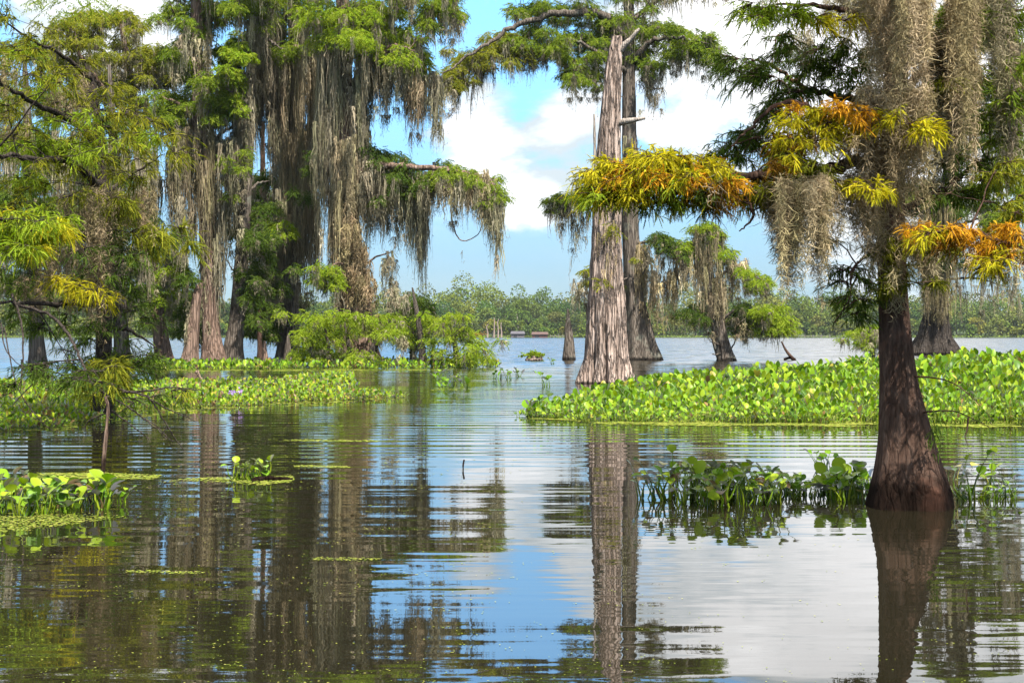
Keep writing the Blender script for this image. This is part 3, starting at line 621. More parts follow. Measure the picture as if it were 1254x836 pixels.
t = NearTree('bald_cypress', 'near cypress with smooth dark flared trunk and orange tinged feathery branches', 16.0, 1115, bark=BARK_DARK)
t.trunk([(1114, 640, 54), (1114.5, 620, 52.5), (1115, 600, 49), (1113, 570, 41), (1110, 540, 34.5), (1106, 510, 29.5), (1101, 470, 23.5), (1097, 420, 20), (1094, 370, 18), (1092, 310, 17), (1092, 240, 16), (1094, 160, 15), (1098, 70, 14), (1102, -20, 13), (1108, -130, 11), (1112, -260, 8), (1114, -380, 4)],
        n=170, sides=84, flute=.12, nfl=5, bark=.014, seed=71)
t.limb([(1094, 205, 0), (1050, 200, -.4), (1000, 212, -.8), (950, 214, -1.), (900, 216, -1.2), (850, 206, -1.3), (790, 206, -1.4), (742, 214, -1.4)], .075, .012)
t.limb([(1093, 168, 0), (1062, 132, .3), (1020, 118, .5), (985, 108, .6), (950, 84, .6), (918, 72, .6)], .055, .010)
t.limb([(1092, 195, 0), (1030, 168, -.2), (985, 130, -.4), (950, 130, -.5), (916, 158, -.6), (895, 180, -.7)], .045, .008)
t.limb([(1093, 300, 0), (1120, 282, -.5), (1160, 280, -.8), (1200, 288, -1.), (1250, 300, -1.1), (1300, 310, -1.2)], .05, .01)
t.limb([(1096, 120, 0), (1130, 90, .4), (1170, 60, .6), (1215, 22, .8), (1270, 10, 1)], .055, .012); t.limb([(1096, 60, 0), (1050, 20, -.3), (1000, 8, -.5), (950, 6, -.6)], .05, .01)
t.limb([(1093, 260, 0), (1150, 235, .4), (1200, 200, .7), (1250, 190, .9)], .045, .01); t.limb([(1092, 330, 0), (1070, 310, -.2), (1045, 330, -.4), (1040, 365, -.5), (1022, 395, -.5)], .02, .005)
t.limb([(903, 215, -1.1), (913, 240, -1.1), (922, 262, -1.1), (915, 275, -1.1), (905, 283, -1.1)], .022, .006); t.limb([(1098, 20, 0), (1120, -60, -1), (1130, -130, -2.4)], .08, .02); t.limb([(1104, -60, 0), (1060, -130, -.8), (990, -180, -1.2), (900, -200, -1.6)], .07, .02)
t.limb([(1106, -100, 0), (1180, -170, -.6), (1260, -200, -1)], .07, .02); t.limb([(1108, -130, 0), (1090, -220, -1.5), (1050, -280, -3)], .07, .02); t.limb([(1106, -90, 0), (1130, -160, 1), (1120, -230, 2)], .06, .02)
# long yellow limb across the dead trunk
t.sprigs([(735, 222), (750, 208), (770, 198), (800, 190), (830, 186), (855, 195), (875, 204), (893, 214), (820, 208), (790, 222), (840, 222), (770, 232), (860, 234), (815, 196), (845, 208), (760, 222), (740, 232), (785, 205)], 'yellow', dd=(-1.35, .2), sat=2, jx=12, jy=6, r=.22)
t.sprigs([(770, 205), (812, 200), (846, 198), (872, 236), (835, 216), (796, 214), (860, 214)], 'orange', dd=(-1.4, .2), sat=1, r=.18)
t.sprigs([(735, 230), (800, 220), (850, 205), (880, 215), (760, 236), (785, 232)], 'lime', dd=(-1.4, .2), sat=1, r=.20)
t.sprigs([(820, 244), (800, 246), (846, 248), (872, 240), (832, 238), (880, 246)], 'dark', dd=(-1.2, .2), sat=0, r=.18)
t.sprigs([(846, 236), (880, 230), (900, 226), (868, 250), (895, 205), (940, 200)], 'rust', dd=(-1.1, .25), sat=0, r=.2)
# dark feathery limbs against the cloud
t.sprigs([(904, 72), (925, 90), (955, 99), (940, 81), (985, 111), (1015, 60), (970, 60), (916, 161), (940, 144), (898, 176), (955, 129), (910, 191), (1000, 85), (1030, 80), (1040, 100), (930, 175), (1040, 50), (950, 45)], 'dark', dd=(.3, .35), sat=2, r=.24)
t.sprigs([(925, 215), (945, 180), (960, 170), (935, 230), (975, 175), (915, 240)], 'rust', dd=(-.5, .3), sat=1, r=.2)
# yellow and orange fans round the trunk
t.sprigs([(1000, 138), (1018, 150), (985, 150), (1040, 140), (1010, 160)], 'yellow', dd=(-.9, .15), sat=2, r=.22)
t.sprigs([(1028, 133), (1050, 130), (1000, 134), (1038, 138)], 'orange', dd=(-.9, .15), sat=1, r=.16)
t.sprigs([(1101, 140), (1119, 152), (1108, 146)], 'yellow', dd=(-1., .15), sat=1, r=.2); t.sprigs([(982, 194), (970, 190), (952, 221), (925, 236), (994, 215), (960, 205), (940, 235), (1000, 200)], 'olive', dd=(-.9, .2), sat=1, r=.22)
t.sprigs([(970, 190), (955, 215), (930, 240), (1068, 225), (1030, 222), (1064, 232)], 'yellow', dd=(-1., .2), sat=1, r=.18)
t.sprigs([(952, 9), (960, 14), (945, 16)], 'lime', dd=(-.8, .2), sat=2, r=.22); t.sprigs([(1000, 24), (1008, 18)], 'yellow', dd=(-.8, .2), sat=1, r=.18)
t.sprigs([(1143, 39), (1209, 18), (1233, 30), (1224, 126), (1230, 194), (1150, 20), (1250, 80), (1240, 130), (1215, 140), (1180, 90), (1245, 20), (1190, 40), (1230, 160), (1200, 220), (1160, 110)], 'green', dd=(.5, .4), sat=2, r=.26)
t.sprigs([(1230, 200), (1245, 240), (1230, 250), (1160, 100), (1238, 215)], 'olive', dd=(-.5, .3), sat=1, r=.2)
t.sprigs([(1149, 277), (1164, 283), (1194, 292), (1203, 307), (1239, 277), (1248, 319), (1209, 286), (1220, 300), (1250, 290)], 'orange', dd=(-1., .2), sat=1, r=.19); t.sprigs([(1160, 285), (1200, 285), (1230, 300), (1180, 300), (1244, 260)], 'olive', dd=(-.9, .2), sat=1, r=.2); t.sprigs([(1190, 292), (1235, 290)], 'rust', dd=(-.9, .2), sat=1, r=.18)
t.sprigs([(1224, 328), (1140, 285), (1252, 310), (1215, 322)], 'yellow', dd=(-1.1, .2), sat=1, r=.18)
t.sprigs([(1086, 292), (1104, 328), (1086, 357), (1112, 345), (1075, 300)], 'olive', dd=(-.35, .15), sat=1, r=.14); t.sprigs([(1032, 331), (1041, 363), (1047, 375), (1023, 295), (1035, 345)], 'dark', dd=(-.3, .15), sat=1, r=.18)
t.sprigs([(1070, 60), (1130, 120), (1150, 200), (1170, 190), (1190, 150), (1175, 235), (1140, 230)], 'dark', dd=(.6, .4), sat=2, r=.26)
t.canopy(15, (1.2, 8.2), (12.0, 18.0), (5.6, 8.8), 'green'); t.canopy(6, (.4, 3.4), (13.2, 16.2), (5.4, 7.2), 'green')
# moss
t.curtain(1062, 1102, -30, 170, 44, off=-.8, depth=.25, tint=(1.15, 1.08, 1.)); t.curtain(1100, 1136, -30, 155, 38, off=-.75, depth=.25, tint=(1.1, 1.02, .95)); t.curtain(1050, 1136, 110, 300, 60, off=-.6, depth=.25, tint=(1.05, .97, .88)); t.curtain(1140, 1168, 40, 170, 16, tint=(1.05, .95, .88))
t.curtain(1164, 1194, -30, 250, 34, off=-.4, depth=.25, tint=(1.0, .93, .85)); t.curtain(1136, 1165, 120, 260, 20, off=.2); t.curtain(1195, 1250, -20, 160, 24, off=.5, depth=.4); t.curtain(1225, 1262, 60, 290, 22, off=.4)
t.curtain(934, 975, 225, 330, 26, off=-.9, depth=.2, tint=(1.1, 1.05, .92)); t.curtain(952, 1012, 222, 368, 60, off=-1.1, depth=.35, lv=(.3, 1.0), w=(.025, .06), tint=(1.05, 1., .88)); t.curtain(966, 974, 260, 390, 4, off=-.9, depth=.05, w=(.02, .04)); t.curtain(1020, 1080, 215, 340, 30, off=-.5, depth=.25, tint=(1.1, 1.05, .95)); t.curtain(1062, 1086, 260, 380, 16, off=-.4, depth=.15, w=(.02, .05), dens=120, tint=(1.15, 1.1, 1.))
t.curtain(1105, 1135, 275, 350, 14, off=-.5, depth=.15, tint=(1.2, 1.12, 1.)); t.curtain(1094, 1104, 320, 405, 4, off=-.5, depth=.08, w=(.02, .05), tint=(1.3, 1.25, 1.15)); t.curtain(1170, 1250, 305, 360, 14, off=-.8, dens=120, tint=(1.3, 1.2, 1.1)); t.curtain(1125, 1145, 290, 390, 10, off=.2, w=(.03, .06))
t.curtain(925, 955, -10, 60, 8, off=-.3, w=(.02, .05), dens=110); t.curtain(975, 990, 40, 110, 5, w=(.02, .04)); t.curtain(860, 900, 215, 280, 8, off=-1.2, w=(.012, .03), dens=50); t.curtain(1010, 1060, -10, 90, 14, off=.2, w=(.03, .07)); t.curtain(985, 1055, 160, 220, 16, off=-.7, tint=(1.1, 1., .85)); t.curtain(1040, 1095, -60, 60, 14, off=-.3)
t.done()
# bare twigs on the trunk's right side over the bed
a = Acc(); o = P(1118, 463, 16.); r = root('bare_twig', o, 'thin dark bare twigs arching from the near trunk over bright leaves', 'twig')
for pts in ([(1112, 461, 0), (1140, 462, -.4), (1165, 468, -.6), (1188, 484, -.8), (1216, 514, -.9)], [(1122, 506, 0), (1150, 503, -.4), (1172, 504, -.5), (1190, 512, -.6), (1212, 523, -.7)], [(1186, 511, -.6), (1184, 528, -.6), (1182, 535, -.6), (1186, 546, -.6)]):
    tube(a, catmull(A([P(x, y, 16 + d) for x, y, d in pts]), 18), np.linspace(.011, .003, 18), 5)
build('stem', a, BARK_DARK, r, o); l_ = Acc()
q = A([P(x, y, 15.5) for x, y in rng.normal((1146, 530), (5, 14), (40, 2))]); fronds(l_, q, rng.normal(0, .5, (40, 3)) + A([0, 0, -.8]), .08, pal('dark', 40), 7, .02, .006); build('foliage', l_, LEAF, r, o, smooth=False)

# ------------------------------------------------------------------ near left tree (34 m, limbs reaching towards the camera)
t = NearTree('bald_cypress', 'feathery olive green cypress filling the left edge, bare twigs drooping over the pool', 34.0, 125, bark=BARK_TWIG)
t.trunk([(126, 512, 16), (126, 500, 14.5), (126, 470, 11.5), (127, 430, 10), (128, 370, 9), (128, 300, 8.5), (126, 220, 7.5), (120, 150, 6), (112, 100, 4), (104, 70, 2)], seed=81, n=90, sides=40, flute=.07, nfl=5)
for pts, r0 in (([(126, 230, 0), (90, 200, -2), (50, 195, -5), (0, 190, -7), (-50, 190, -8)], .10), ([(124, 180, 0), (90, 150, -2), (50, 130, -4), (0, 100, -6), (-20, 60, -7)], .09), ([(120, 150, 0), (150, 140, -1), (190, 150, -2), (212, 170, -2.5)], .07),
                ([(128, 300, 0), (90, 285, -3), (50, 270, -6), (0, 268, -8), (-40, 270, -9)], .10), ([(128, 330, 0), (170, 310, 0), (205, 300, .5)], .07), ([(128, 370, 0), (90, 370, -3), (40, 372, -6), (-20, 370, -8)], .09), ([(127, 400, 0), (160, 405, -1), (190, 425, -1.5)], .06),
                ([(112, 100, 0), (80, 70, -1), (40, 50, -3), (0, 20, -5)], .06), ([(126, 240, 0), (160, 215, 1), (200, 190, 1)], .06)):
    t.limb(pts, r0, .012)
LN = [(8, 20), (5, 60), (12, 92), (41, 60), (47, 46), (16, 66), (55, 83), (36, 91), (69, 91), (88, 83), (110, 118), (83, 116), (118, 132), (41, 118), (132, 118), (83, 140), (165, 138), (187, 149), (204, 162), (206, 190), (165, 182), (154, 165), (50, 162), (22, 165), (41, 198), (96, 209), (124, 193), (17, 223),
      (60, 225), (140, 215), (175, 210), (100, 160), (130, 155), (70, 190), (10, 130), (30, 140), (110, 175), (145, 180), (85, 240), (20, 250)]
t.sprigs(LN, 'moor', dd=(-2.5, 2.), sat=1, jx=13, jy=9, r=.42, nt=6, nf=13, fl=.19, K=8, leaf=.023, wid=.0115)
t.sprigs([(69, 176), (83, 176), (55, 180), (95, 184), (40, 185), (110, 180), (30, 60), (60, 100), (120, 140), (150, 175), (195, 165), (30, 215), (75, 150), (14, 175)], 'lime', dd=(-3.5, 1.), sat=2, jx=10, jy=5, r=.38, nt=6, nf=13, fl=.19, K=8, leaf=.023, wid=.0115)
t.sprigs([(14, 270), (33, 283), (55, 278), (69, 278), (14, 303), (16, 261), (45, 268), (5, 285), (28, 300)], 'lime', dd=(-6.5, .8), sat=2, jx=12, jy=6, r=.34, nt=7, nf=10, fl=.27, K=10, leaf=.028, wid=.013); t.sprigs([(14, 266), (45, 275), (65, 280), (25, 290)], 'yellow', dd=(-6.8, .6), sat=1, r=.3, fl=.26, leaf=.027, wid=.012)
t.sprigs([(91, 344), (110, 358), (77, 341), (100, 350), (118, 362)], 'yellow', dd=(-4, .5), sat=1, jx=7, jy=4, r=.28, nt=5, nf=9, fl=.26, K=9, leaf=.027, wid=.013); t.sprigs([(140, 240), (190, 290), (186, 282), (205, 292), (150, 252)], 'olive', dd=(-1, 1.), sat=2, r=.35, fl=.29, K=9, leaf=.031, wid=.015)
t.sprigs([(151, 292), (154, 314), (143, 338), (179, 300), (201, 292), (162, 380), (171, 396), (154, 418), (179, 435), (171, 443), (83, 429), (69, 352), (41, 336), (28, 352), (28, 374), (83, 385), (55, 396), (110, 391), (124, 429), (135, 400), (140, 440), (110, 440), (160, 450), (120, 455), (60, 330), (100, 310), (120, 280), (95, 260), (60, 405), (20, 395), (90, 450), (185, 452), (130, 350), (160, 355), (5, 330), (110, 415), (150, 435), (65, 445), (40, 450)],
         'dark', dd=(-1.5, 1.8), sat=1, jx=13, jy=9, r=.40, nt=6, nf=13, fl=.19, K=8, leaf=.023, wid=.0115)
t.sprigs([(120, 452), (128, 462), (136, 448), (140, 442), (115, 470), (132, 475)], 'moor', dd=(-3.2, .6), sat=1, jx=8, jy=5, r=.3, fl=.27, K=9, leaf=.029, wid=.014)
t.canopy(12, (-16, -8), (22, 33), (7.6, 10.5), 'green', r=1.1, dens=110)
for q in ((60, 110, 100, 180, 20), (0, 30, 80, 150, 14), (70, 140, 235, 340, 34), (0, 40, 150, 230, 14), (80, 130, 265, 380, 30), (110, 136, 270, 440, 26), (130, 190, 235, 330, 22), (40, 100, 300, 390, 22), (20, 60, 340, 400, 12), (84, 88, 350, 405, 5)):
    px = rng.uniform(q[0], q[1], q[4]); tops = A([P(x, q[2] + rng.uniform(-12, 12), 34 + rng.normal(-1.5, 1.5)) for x in px])
    curls(t.ms, tops, (q[3] - q[2]) * t.m * rng.uniform(.4, 1, q[4]), rng.uniform(.05, .14, q[4]), 100, .12, .010, (.72, .66, .58))
# drooping bare twigs over the pool
for pts, r0 in (([(20, 372, -8), (60, 385, -9), (84, 410, -10), (98, 438, -10.5), (108, 460, -11), (122, 478, -11.5), (160, 500, -12), (185, 520, -12), (205, 535, -12)], .03), ([(112, 464, -11), (150, 478, -11.5), (175, 484, -12), (205, 500, -12), (240, 516, -12)], .022), ([(180, 484, -12), (192, 500, -12), (210, 530, -12), (226, 552, -12)], .016),
                ([(136, 502, -11.6), (160, 520, -12), (182, 537, -12)], .013), ([(150, 480, -11.6), (185, 478, -12), (210, 474, -12), (246, 478, -12)], .018), ([(136, 505, -11.6), (118, 510, -12), (106, 518, -12), (105, 535, -12)], .012), ([(15, 360, -8), (26, 395, -9), (28, 430, -9.5), (24, 470, -10), (0, 488, -10)], .022),
                ([(27, 440, -9.6), (26, 470, -9.8), (24, 480, -9.8)], .015), ([(40, 470, -10), (24, 486, -10), (14, 498, -10)], .012), ([(5, 400, -9), (20, 470, -10), (45, 510, -10.4), (65, 528, -10.6)], .012), ([(100, 440, -10.5), (75, 442, -10.6), (40, 446, -10.6), (25, 450, -10.6)], .014), ([(196, 510, -12), (205, 522, -12), (198, 532, -12), (212, 540, -12)], .010),
                ([(1, 395, -8), (8, 430, -8.6), (30, 452, -9)], .014), ([(205, 535, -12), (190, 520, -12), (176, 512, -12)], .008)):
    t.limb(pts, r0, .006, sides=5)
t.sprigs([(60, 448), (90, 445), (40, 452), (75, 458), (100, 462), (130, 470), (115, 455), (185, 486), (160, 488), (210, 478)], 'dark', dd=(-11, .5), sat=1, jx=12, jy=5, r=.24, nt=5, nf=6, fl=.2, K=9, leaf=.022, wid=.010)
t.sprigs([(140, 448), (125, 478), (112, 484), (138, 470), (225, 478)], 'olive', dd=(-11.5, .4), sat=0, jx=8, jy=4, r=.2, nt=4, nf=7, fl=.22, K=9, leaf=.022, wid=.010)
t.done()
a = Acc(); o = G(126, 577); r = root('dead_sapling', o, 'thin reddish dead stem standing upright in the water below drooping twigs', 'dead stem')
tube(a, catmull(A([P(x, y, o[1]) for x, y in ((125.5, 584), (126.5, 570), (128, 550), (130.5, 525), (132, 500), (129, 485))]), 24), np.linspace(.034, .018, 24) * rng.uniform(.85, 1.15, 24), 8); build('stem', a, BARK_RED, r, o)
# ================================================================== water hyacinth
HY_PAL = A([(.110, .210, .010), (.155, .265, .012), (.215, .305, .016), (.060, .130, .010), (.135, .250, .011), (.250, .330, .020)])
def blades(acc, base, d, L, W, col, cup=.35, bend=.35):
    """rounded cupped leaf blades, 3 x 5 grid each"""
    n = len(base); d = unit(d)
    nrm = unit(np.cross(d, unit(np.cross(A([0, 0, 1.]) + rng.normal(0, .25, (n, 3)), d)))); s = np.cross(d, nrm)
    v = A([0, .18, .42, .72, .93, 1.0]); w = A([.12, .72, 1., .86, .42, .02])
    u = A([-1., 0., 1.])
    L = L[:, None, None, None]; W = W[:, None, None, None]
    vv = v[None, :, None, None]; ww = w[None, :, None, None]; uu = u[None, None, :, None]
    nn = nrm[:, None, None]
    p = base[:, None, None] + d[:, None, None] * L * vv + s[:, None, None] * W * .5 * ww * uu + nn * (W * cup * .5 * ww * np.abs(uu) ** 2) - nn * L * bend * (vv ** 2) * .5 * (1 if np.isscalar(bend) else bend)
    f = (np.arange(n) * 18)[:, None, None] + grid_faces(6, 3, False)[None]
    acc.add(p, f, np.repeat(col, 18, 0))

def stalks(acc, a, b, r, col):
    """leaf stalks, 3 sided, bulging low down"""
    n = len(a); t = np.linspace(0, 1, 5); bow = rng.normal(0, .12, (n, 3)) * np.linalg.norm(b - a, axis=1)[:, None]; bow[:, 2] = 0
    q = a[:, None] * (1 - t)[None, :, None] + b[:, None] * t[None, :, None] + bow[:, None] * (np.sin(np.pi * t))[None, :, None]
    rr = r[:, None] * A([.9, 1.5, 1.2, .7, .45])[None]
    th = A([0, 2.094, 4.189]); ring = np.stack([np.cos(th), np.sin(th), 0 * th], 1)
    v = q[:, :, None] + rr[..., None, None] * ring[None, None]
    f = (np.arange(n) * 15)[:, None, None] + grid_faces(5, 3, True)[None]
    acc.add(v, f, np.repeat(col, 15, 0))

def leaf_cloud(lf, st, foot, h, size, spread=.55, tint=1., erect=.6, yellow=.05, stalk=1., wide=(.5, .78)):
    n = len(foot); az = rng.uniform(0, 6.283, n)
    lean = np.stack([np.cos(az), np.sin(az), np.zeros(n)], 1)
    top = foot + lean * (h * spread * rng.uniform(.2, 1, n))[:, None] + A([0, 0, 1.]) * h[:, None]
    col = HY_PAL[rng.integers(0, len(HY_PAL), n)] * rng.uniform(.8, 1.2, (n, 1)) * tint
    y = rng.uniform(0, 1, n) < yellow; col[y] = A([(.30, .26, .04), (.22, .14, .05), (.13, .085, .04)])[rng.integers(0, 3, int(y.sum()))] * rng.uniform(.7, 1.2, (int(y.sum()), 1))
    d = lean * rng.uniform(.15, 1.1, n)[:, None] + A([0, 0, erect]) + rng.normal(0, .3, (n, 3))
    blades(lf, top, d, size * rng.uniform(.7, 1.25, n), size * rng.uniform(*wide, n), col, rng.uniform(.1, .6), .35)
    k = rng.uniform(0, 1, n) < stalk
    stalks(st, foot[k] - A([0, 0, .03]), top[k], np.full(int(k.sum()), .010) * (size[k] / .12), col[k] * .8 + A([.02, .02, 0]))

def inside(pt, poly):
    x, y = pt[:, 0], pt[:, 1]; r = np.zeros(len(pt), bool); j = len(poly) - 1
    for i in range(len(poly)):
        a, b = poly[i], poly[j]
        c = ((a[1] > y) != (b[1] > y)) & (x < (b[0] - a[0]) * (y - a[1]) / (b[1] - a[1] + 1e-9) + a[0]); r ^= c; j = i
    return r
def scatter(pix, n, edge=.12):
    poly = A([G(*q)[:2] for q in pix]); lo, hi = poly.min(0), poly.max(0); out = np.zeros((0, 2))
    while len(out) < n:
        p = rng.uniform(lo, hi, (n * 3, 2))
        w = np.stack([np.sin(p[:, 1] * 1.9) + np.sin(p[:, 0] * 3.1 + 1), np.sin(p[:, 0] * 2.3) + np.sin(p[:, 0] * 5.1)], 1) * edge
        out = np.concatenate([out, p[inside(p + w, poly)]])
    return out[:n]
def to3(p, z=0.): return np.concatenate([p, np.full((len(p), 1), z)], 1)
def front(p, pix):
    """0 at the water side edge, 1 deep inside (distance behind the front edge line, in metres / 8)"""
    fx = A([G(*q)[:2] for q in pix]); fx = fx[np.argsort(fx[:, 0])]
    return p[:, 1] - np.interp(p[:, 0], fx[:, 0], fx[:, 1])

def bed(label, pix, frontpix, n, hfun, sfun, dens_film=2500, tint=1., yellow=.05):
    p = scatter(pix, n); dd = front(p, frontpix); h = hfun(p, dd) * rng.uniform(.5, 1.12, n) * (1 + .11 * np.sin(p[:, 0] * 1.7 + 1.3 * np.sin(p[:, 1] * .9)) + .07 * np.sin(p[:, 0] * 4.3 + p[:, 1] * 2.1)); size = sfun(p, dd) * rng.uniform(.75, 1.2, n)
    lf, st = Acc(), Acc()
    o = A([*p.mean(0), 0])
    leaf_cloud(lf, st, to3(p), h, size, .35, tint, 1.5, yellow)
    m2 = int(n * .7); k = rng.choice(n, m2, p=np.exp(-np.clip(dd, 0, 30) / 3) / np.exp(-np.clip(dd, 0, 30) / 3).sum())            # understorey of shorter leaves
    leaf_cloud(lf, st, to3(p[k] + rng.normal(0, .1, (m2, 2))), h[k] * rng.uniform(.15, .75, m2), size[k] * .85, .5, tint * .95, .7, yellow * 1.6, .3)
    ob = build('water_hyacinth_bed', lf, LILY, None, o); tag(ob, label, 'water plants', kind='stuff')
    sb = build('stem_mass', st, LILY, ob, o); sb.location = (0, 0, 0); sb['kind'] = 'stuff'
    return ob

big = [(643, 509), (690, 515), (760, 517), (900, 518), (1254, 520), (1420, 521), (1420, 468), (1254, 469), (1100, 471), (900, 475), (800, 480), (740, 489), (680, 499)]
bigf = big[:6]
bed('broad bright green water hyacinth bed across the lake behind the near trunk', big, bigf, 11500,
    lambda p, d: np.clip(.55 + .025 * np.clip(d, 0, 14), .1, .84) * np.clip(.22 + .055 * p[:, 0], .26, 1.05),
    lambda p, d: np.clip(.110 + .009 * np.clip(d, 0, 14), .09, .225), yellow=.035)
left = [(-90, 530), (0, 527), (60, 524), (118, 514), (100, 505), (170, 500), (260, 499), (330, 494), (400, 491), (492, 487), (470, 484), (430, 481), (436, 466), (420, 461), (372, 463), (330, 472), (280, 471), (200, 472), (100, 474), (0, 472), (-90, 472)]
bed('low yellow green water hyacinth bed under the feathery left tree', left, [q for q in left[:10]], 8500,
    lambda p, d: .085 + .012 * np.clip(d, 0, 8), lambda p, d: .105 + .003 * np.clip(d, 0, 10), tint=A([1.05, .98, .9]), yellow=.16)
strip = [(150, 452), (260, 453), (400, 452), (520, 452), (610, 449), (600, 446), (500, 445), (400, 446), (260, 446), (150, 446)]
bed('thin line of floating plants at the feet of the mossy left cypresses', strip, strip[:5], 1600, lambda p, d: .22 + 0 * d, lambda p, d: .24 + 0 * d, yellow=.08)

# --- floating duckweed film
WPAL = A([(.23, .26, .04), (.17, .22, .03), (.30, .30, .07), (.13, .17, .03)])
def film(label, pix, n, size=.05, edge=.08, sc=1.):
    p = scatter(pix, n, edge); k = np.sin(p[:, 0] * 2.1 * sc + np.sin(p[:, 1] * 1.3 * sc)) + np.sin(p[:, 1] * 2.7 * sc + 1.3 * np.sin(p[:, 0] * 1.7 * sc)); p = p[k > -.25 + rng.normal(0, .35, n)]; n = len(p)
    a = rng.uniform(0, 3.14, n); s = size * rng.uniform(.5, 1.3, n)
    u = np.stack([np.cos(a), np.sin(a), 0 * a], 1) * s[:, None]; v = np.stack([-np.sin(a), np.cos(a), 0 * a], 1) * s[:, None] * .8
    c = to3(p); c[:, 2] = .003 + rng.uniform(0, .006, n)
    q = np.stack([c - u, c - v, c + u, c + v], 1); ac = Acc()
    ac.add(q, np.arange(4 * n).reshape(-1, 4), np.repeat(WPAL[rng.integers(0, 4, n)] * rng.uniform(.8, 1.2, (n, 1)), 4, 0))
    o = A([*p.mean(0), 0]); return tag(build('duckweed', ac, WEED, None, o, smooth=False), label, 'duckweed', kind='stuff')
film('pale green duckweed film beside the left bed and its small leafy tuft', [(195, 590), (230, 586), (290, 584), (350, 583), (356, 590), (300, 597), (240, 598)], 2600, .022, .04)
film('duckweed film under the hyacinths at the lower left edge', [(-60, 655), (60, 648), (150, 634), (164, 628), (120, 622), (0, 618), (-60, 618)], 3600, .016, .03)
film('strip of duckweed reaching across the water between the lower left plants', [(40, 586), (150, 587), (190, 586), (196, 581), (120, 579), (40, 579)], 1500, .024, .04)
film('duckweed fringe along the near edge of the broad right bed', [(645, 512), (760, 520), (900, 521.5), (1254, 523), (1420, 524), (1420, 518), (1254, 516), (900, 514), (760, 512)], 9000, .05, .1)
film('duckweed fringe in front of the low left bed', [(-80, 532), (60, 528), (120, 519), (260, 503), (400, 495), (498, 488), (480, 484), (300, 486), (240, 470), (60, 470), (-80, 480)], 9000, .06, .15)
film('yellow green scum line at the feet of the left stand', [(140, 456), (300, 454.5), (540, 454), (560, 452), (300, 451), (140, 452)], 4200, .09, .1)
film('thin drifting duckweed streaks in the mid pool', [(300, 540), (460, 541), (465, 538.6), (300, 538)], 420, .03, .02)
film('second thin drifting duckweed streak lower in the mid pool', [(360, 572), (430, 573), (432, 570.6), (358, 570)], 320, .02, .02)
film('short duckweed streak in the lower left foreground water', [(150, 702), (250, 703), (252, 700), (150, 699)], 160, .012, .02)
film('broken duckweed streak in the dark lower foreground reflections', [(380, 686), (440, 688), (470, 684), (385, 683)], 160, .012, .02)
film('wispy duckweed streaks on the open water near the far bushes', [(520, 478), (620, 479), (640, 476), (540, 474)], 300, .06, .1)
p = np.concatenate([A([G(a, b)[:2] for a, b in zip(rng.uniform(-60, 640, 420), 600 + 290 * rng.uniform(0, 1, 420) ** .8)]), A([G(a, b)[:2] for a, b in zip(rng.uniform(640, 1300, 90), rng.uniform(640, 880, 90))]), A([G(a, b)[:2] for a, b in zip(rng.uniform(100, 640, 260), rng.uniform(505, 600, 260))])])
p = np.repeat(p, rng.integers(1, 7, len(p)), 0); p = p + rng.normal(0, 1, p.shape) * A([.09, .05]); n = len(p); a = rng.uniform(0, 3.14, n); s = .0085 * rng.uniform(.4, 1.6, n) * np.clip(p[:, 1] / 12, .7, 2)
u = np.stack([np.cos(a), np.sin(a), 0 * a], 1) * s[:, None]; v = np.stack([-np.sin(a), np.cos(a), 0 * a], 1) * s[:, None] * .7; c = to3(p, .004)
ac = Acc(); ac.add(np.stack([c - u, c - v, c + u, c + v], 1), np.arange(4 * n).reshape(-1, 4), np.repeat(WPAL[rng.integers(0, 4, n)], 4, 0))
tag(build('floating_flecks', ac, WEED, None, (0, 12, 0), smooth=False), 'scattered yellow green flecks floating on the foreground pool', 'duckweed', kind='stuff')

# --- single plants: prototypes with leaves and stems, then copies
def plant_proto(nl, h, size, tint, erect, spread=.5, yellow=.05):
    lf, st = Acc(), Acc(); foot = np.zeros((nl, 3)); foot[:, :2] = rng.normal(0, .035, (nl, 2))
    leaf_cloud(lf, st, foot, h * rng.uniform(.3, 1.1, nl), size * rng.uniform(.7, 1.2, nl), spread, tint, erect, yellow, 1., (.78, 1.08))
    r = bpy.data.objects.new('water_hyacinth', None); C.objects.link(r); r.empty_display_size = .1
    build('foliage', lf, LILY, r); build('stem', st, LILY, r); return r
_used = set()
def place(proto, pos, rz, sc, label, group):
    if proto.name not in _used: o = proto; _used.add(proto.name)
    else:
        o = proto.copy(); C.objects.link(o)
        for ch in list(proto.children):
            k = ch.copy(); C.objects.link(k); k.parent = o
    o.location = pos; o.rotation_euler = (0, 0, rz); o.scale = (sc,) * 3
    tag(o, label, 'water plant', group); return o
SHADE_TINT = A([.95, .95, .85])  # leaf colour darkened slightly to paint in the near crown's shade
dark = [plant_proto(10, .33, .125, SHADE_TINT, .35, .62) for _ in range(5)] + [plant_proto(6, .40, .105, SHADE_TINT, .6, .8) for _ in range(2)]
low = [plant_proto(11, .16, .085, SHADE_TINT * 1.15, .5, .8) for _ in range(3)]
brt = [plant_proto(11, .24, .125, A([1., 1., 1.]), .5, .6) for _ in range(4)]
small = [plant_proto(6, .20, .09, A([.9, .95, .9]), .8, .7) for _ in range(2)]
g1 = 'dark hyacinths in the shaded clump'
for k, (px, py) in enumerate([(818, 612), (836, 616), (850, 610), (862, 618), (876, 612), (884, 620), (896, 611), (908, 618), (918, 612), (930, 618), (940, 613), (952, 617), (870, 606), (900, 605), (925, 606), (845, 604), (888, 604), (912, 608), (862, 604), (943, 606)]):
    place(dark[k % 5], G(px, py), rng.uniform(0, 6.28), rng.uniform(.85, 1.08), 'dark green hyacinth among the tall shaded clump left of the near trunk', g1)
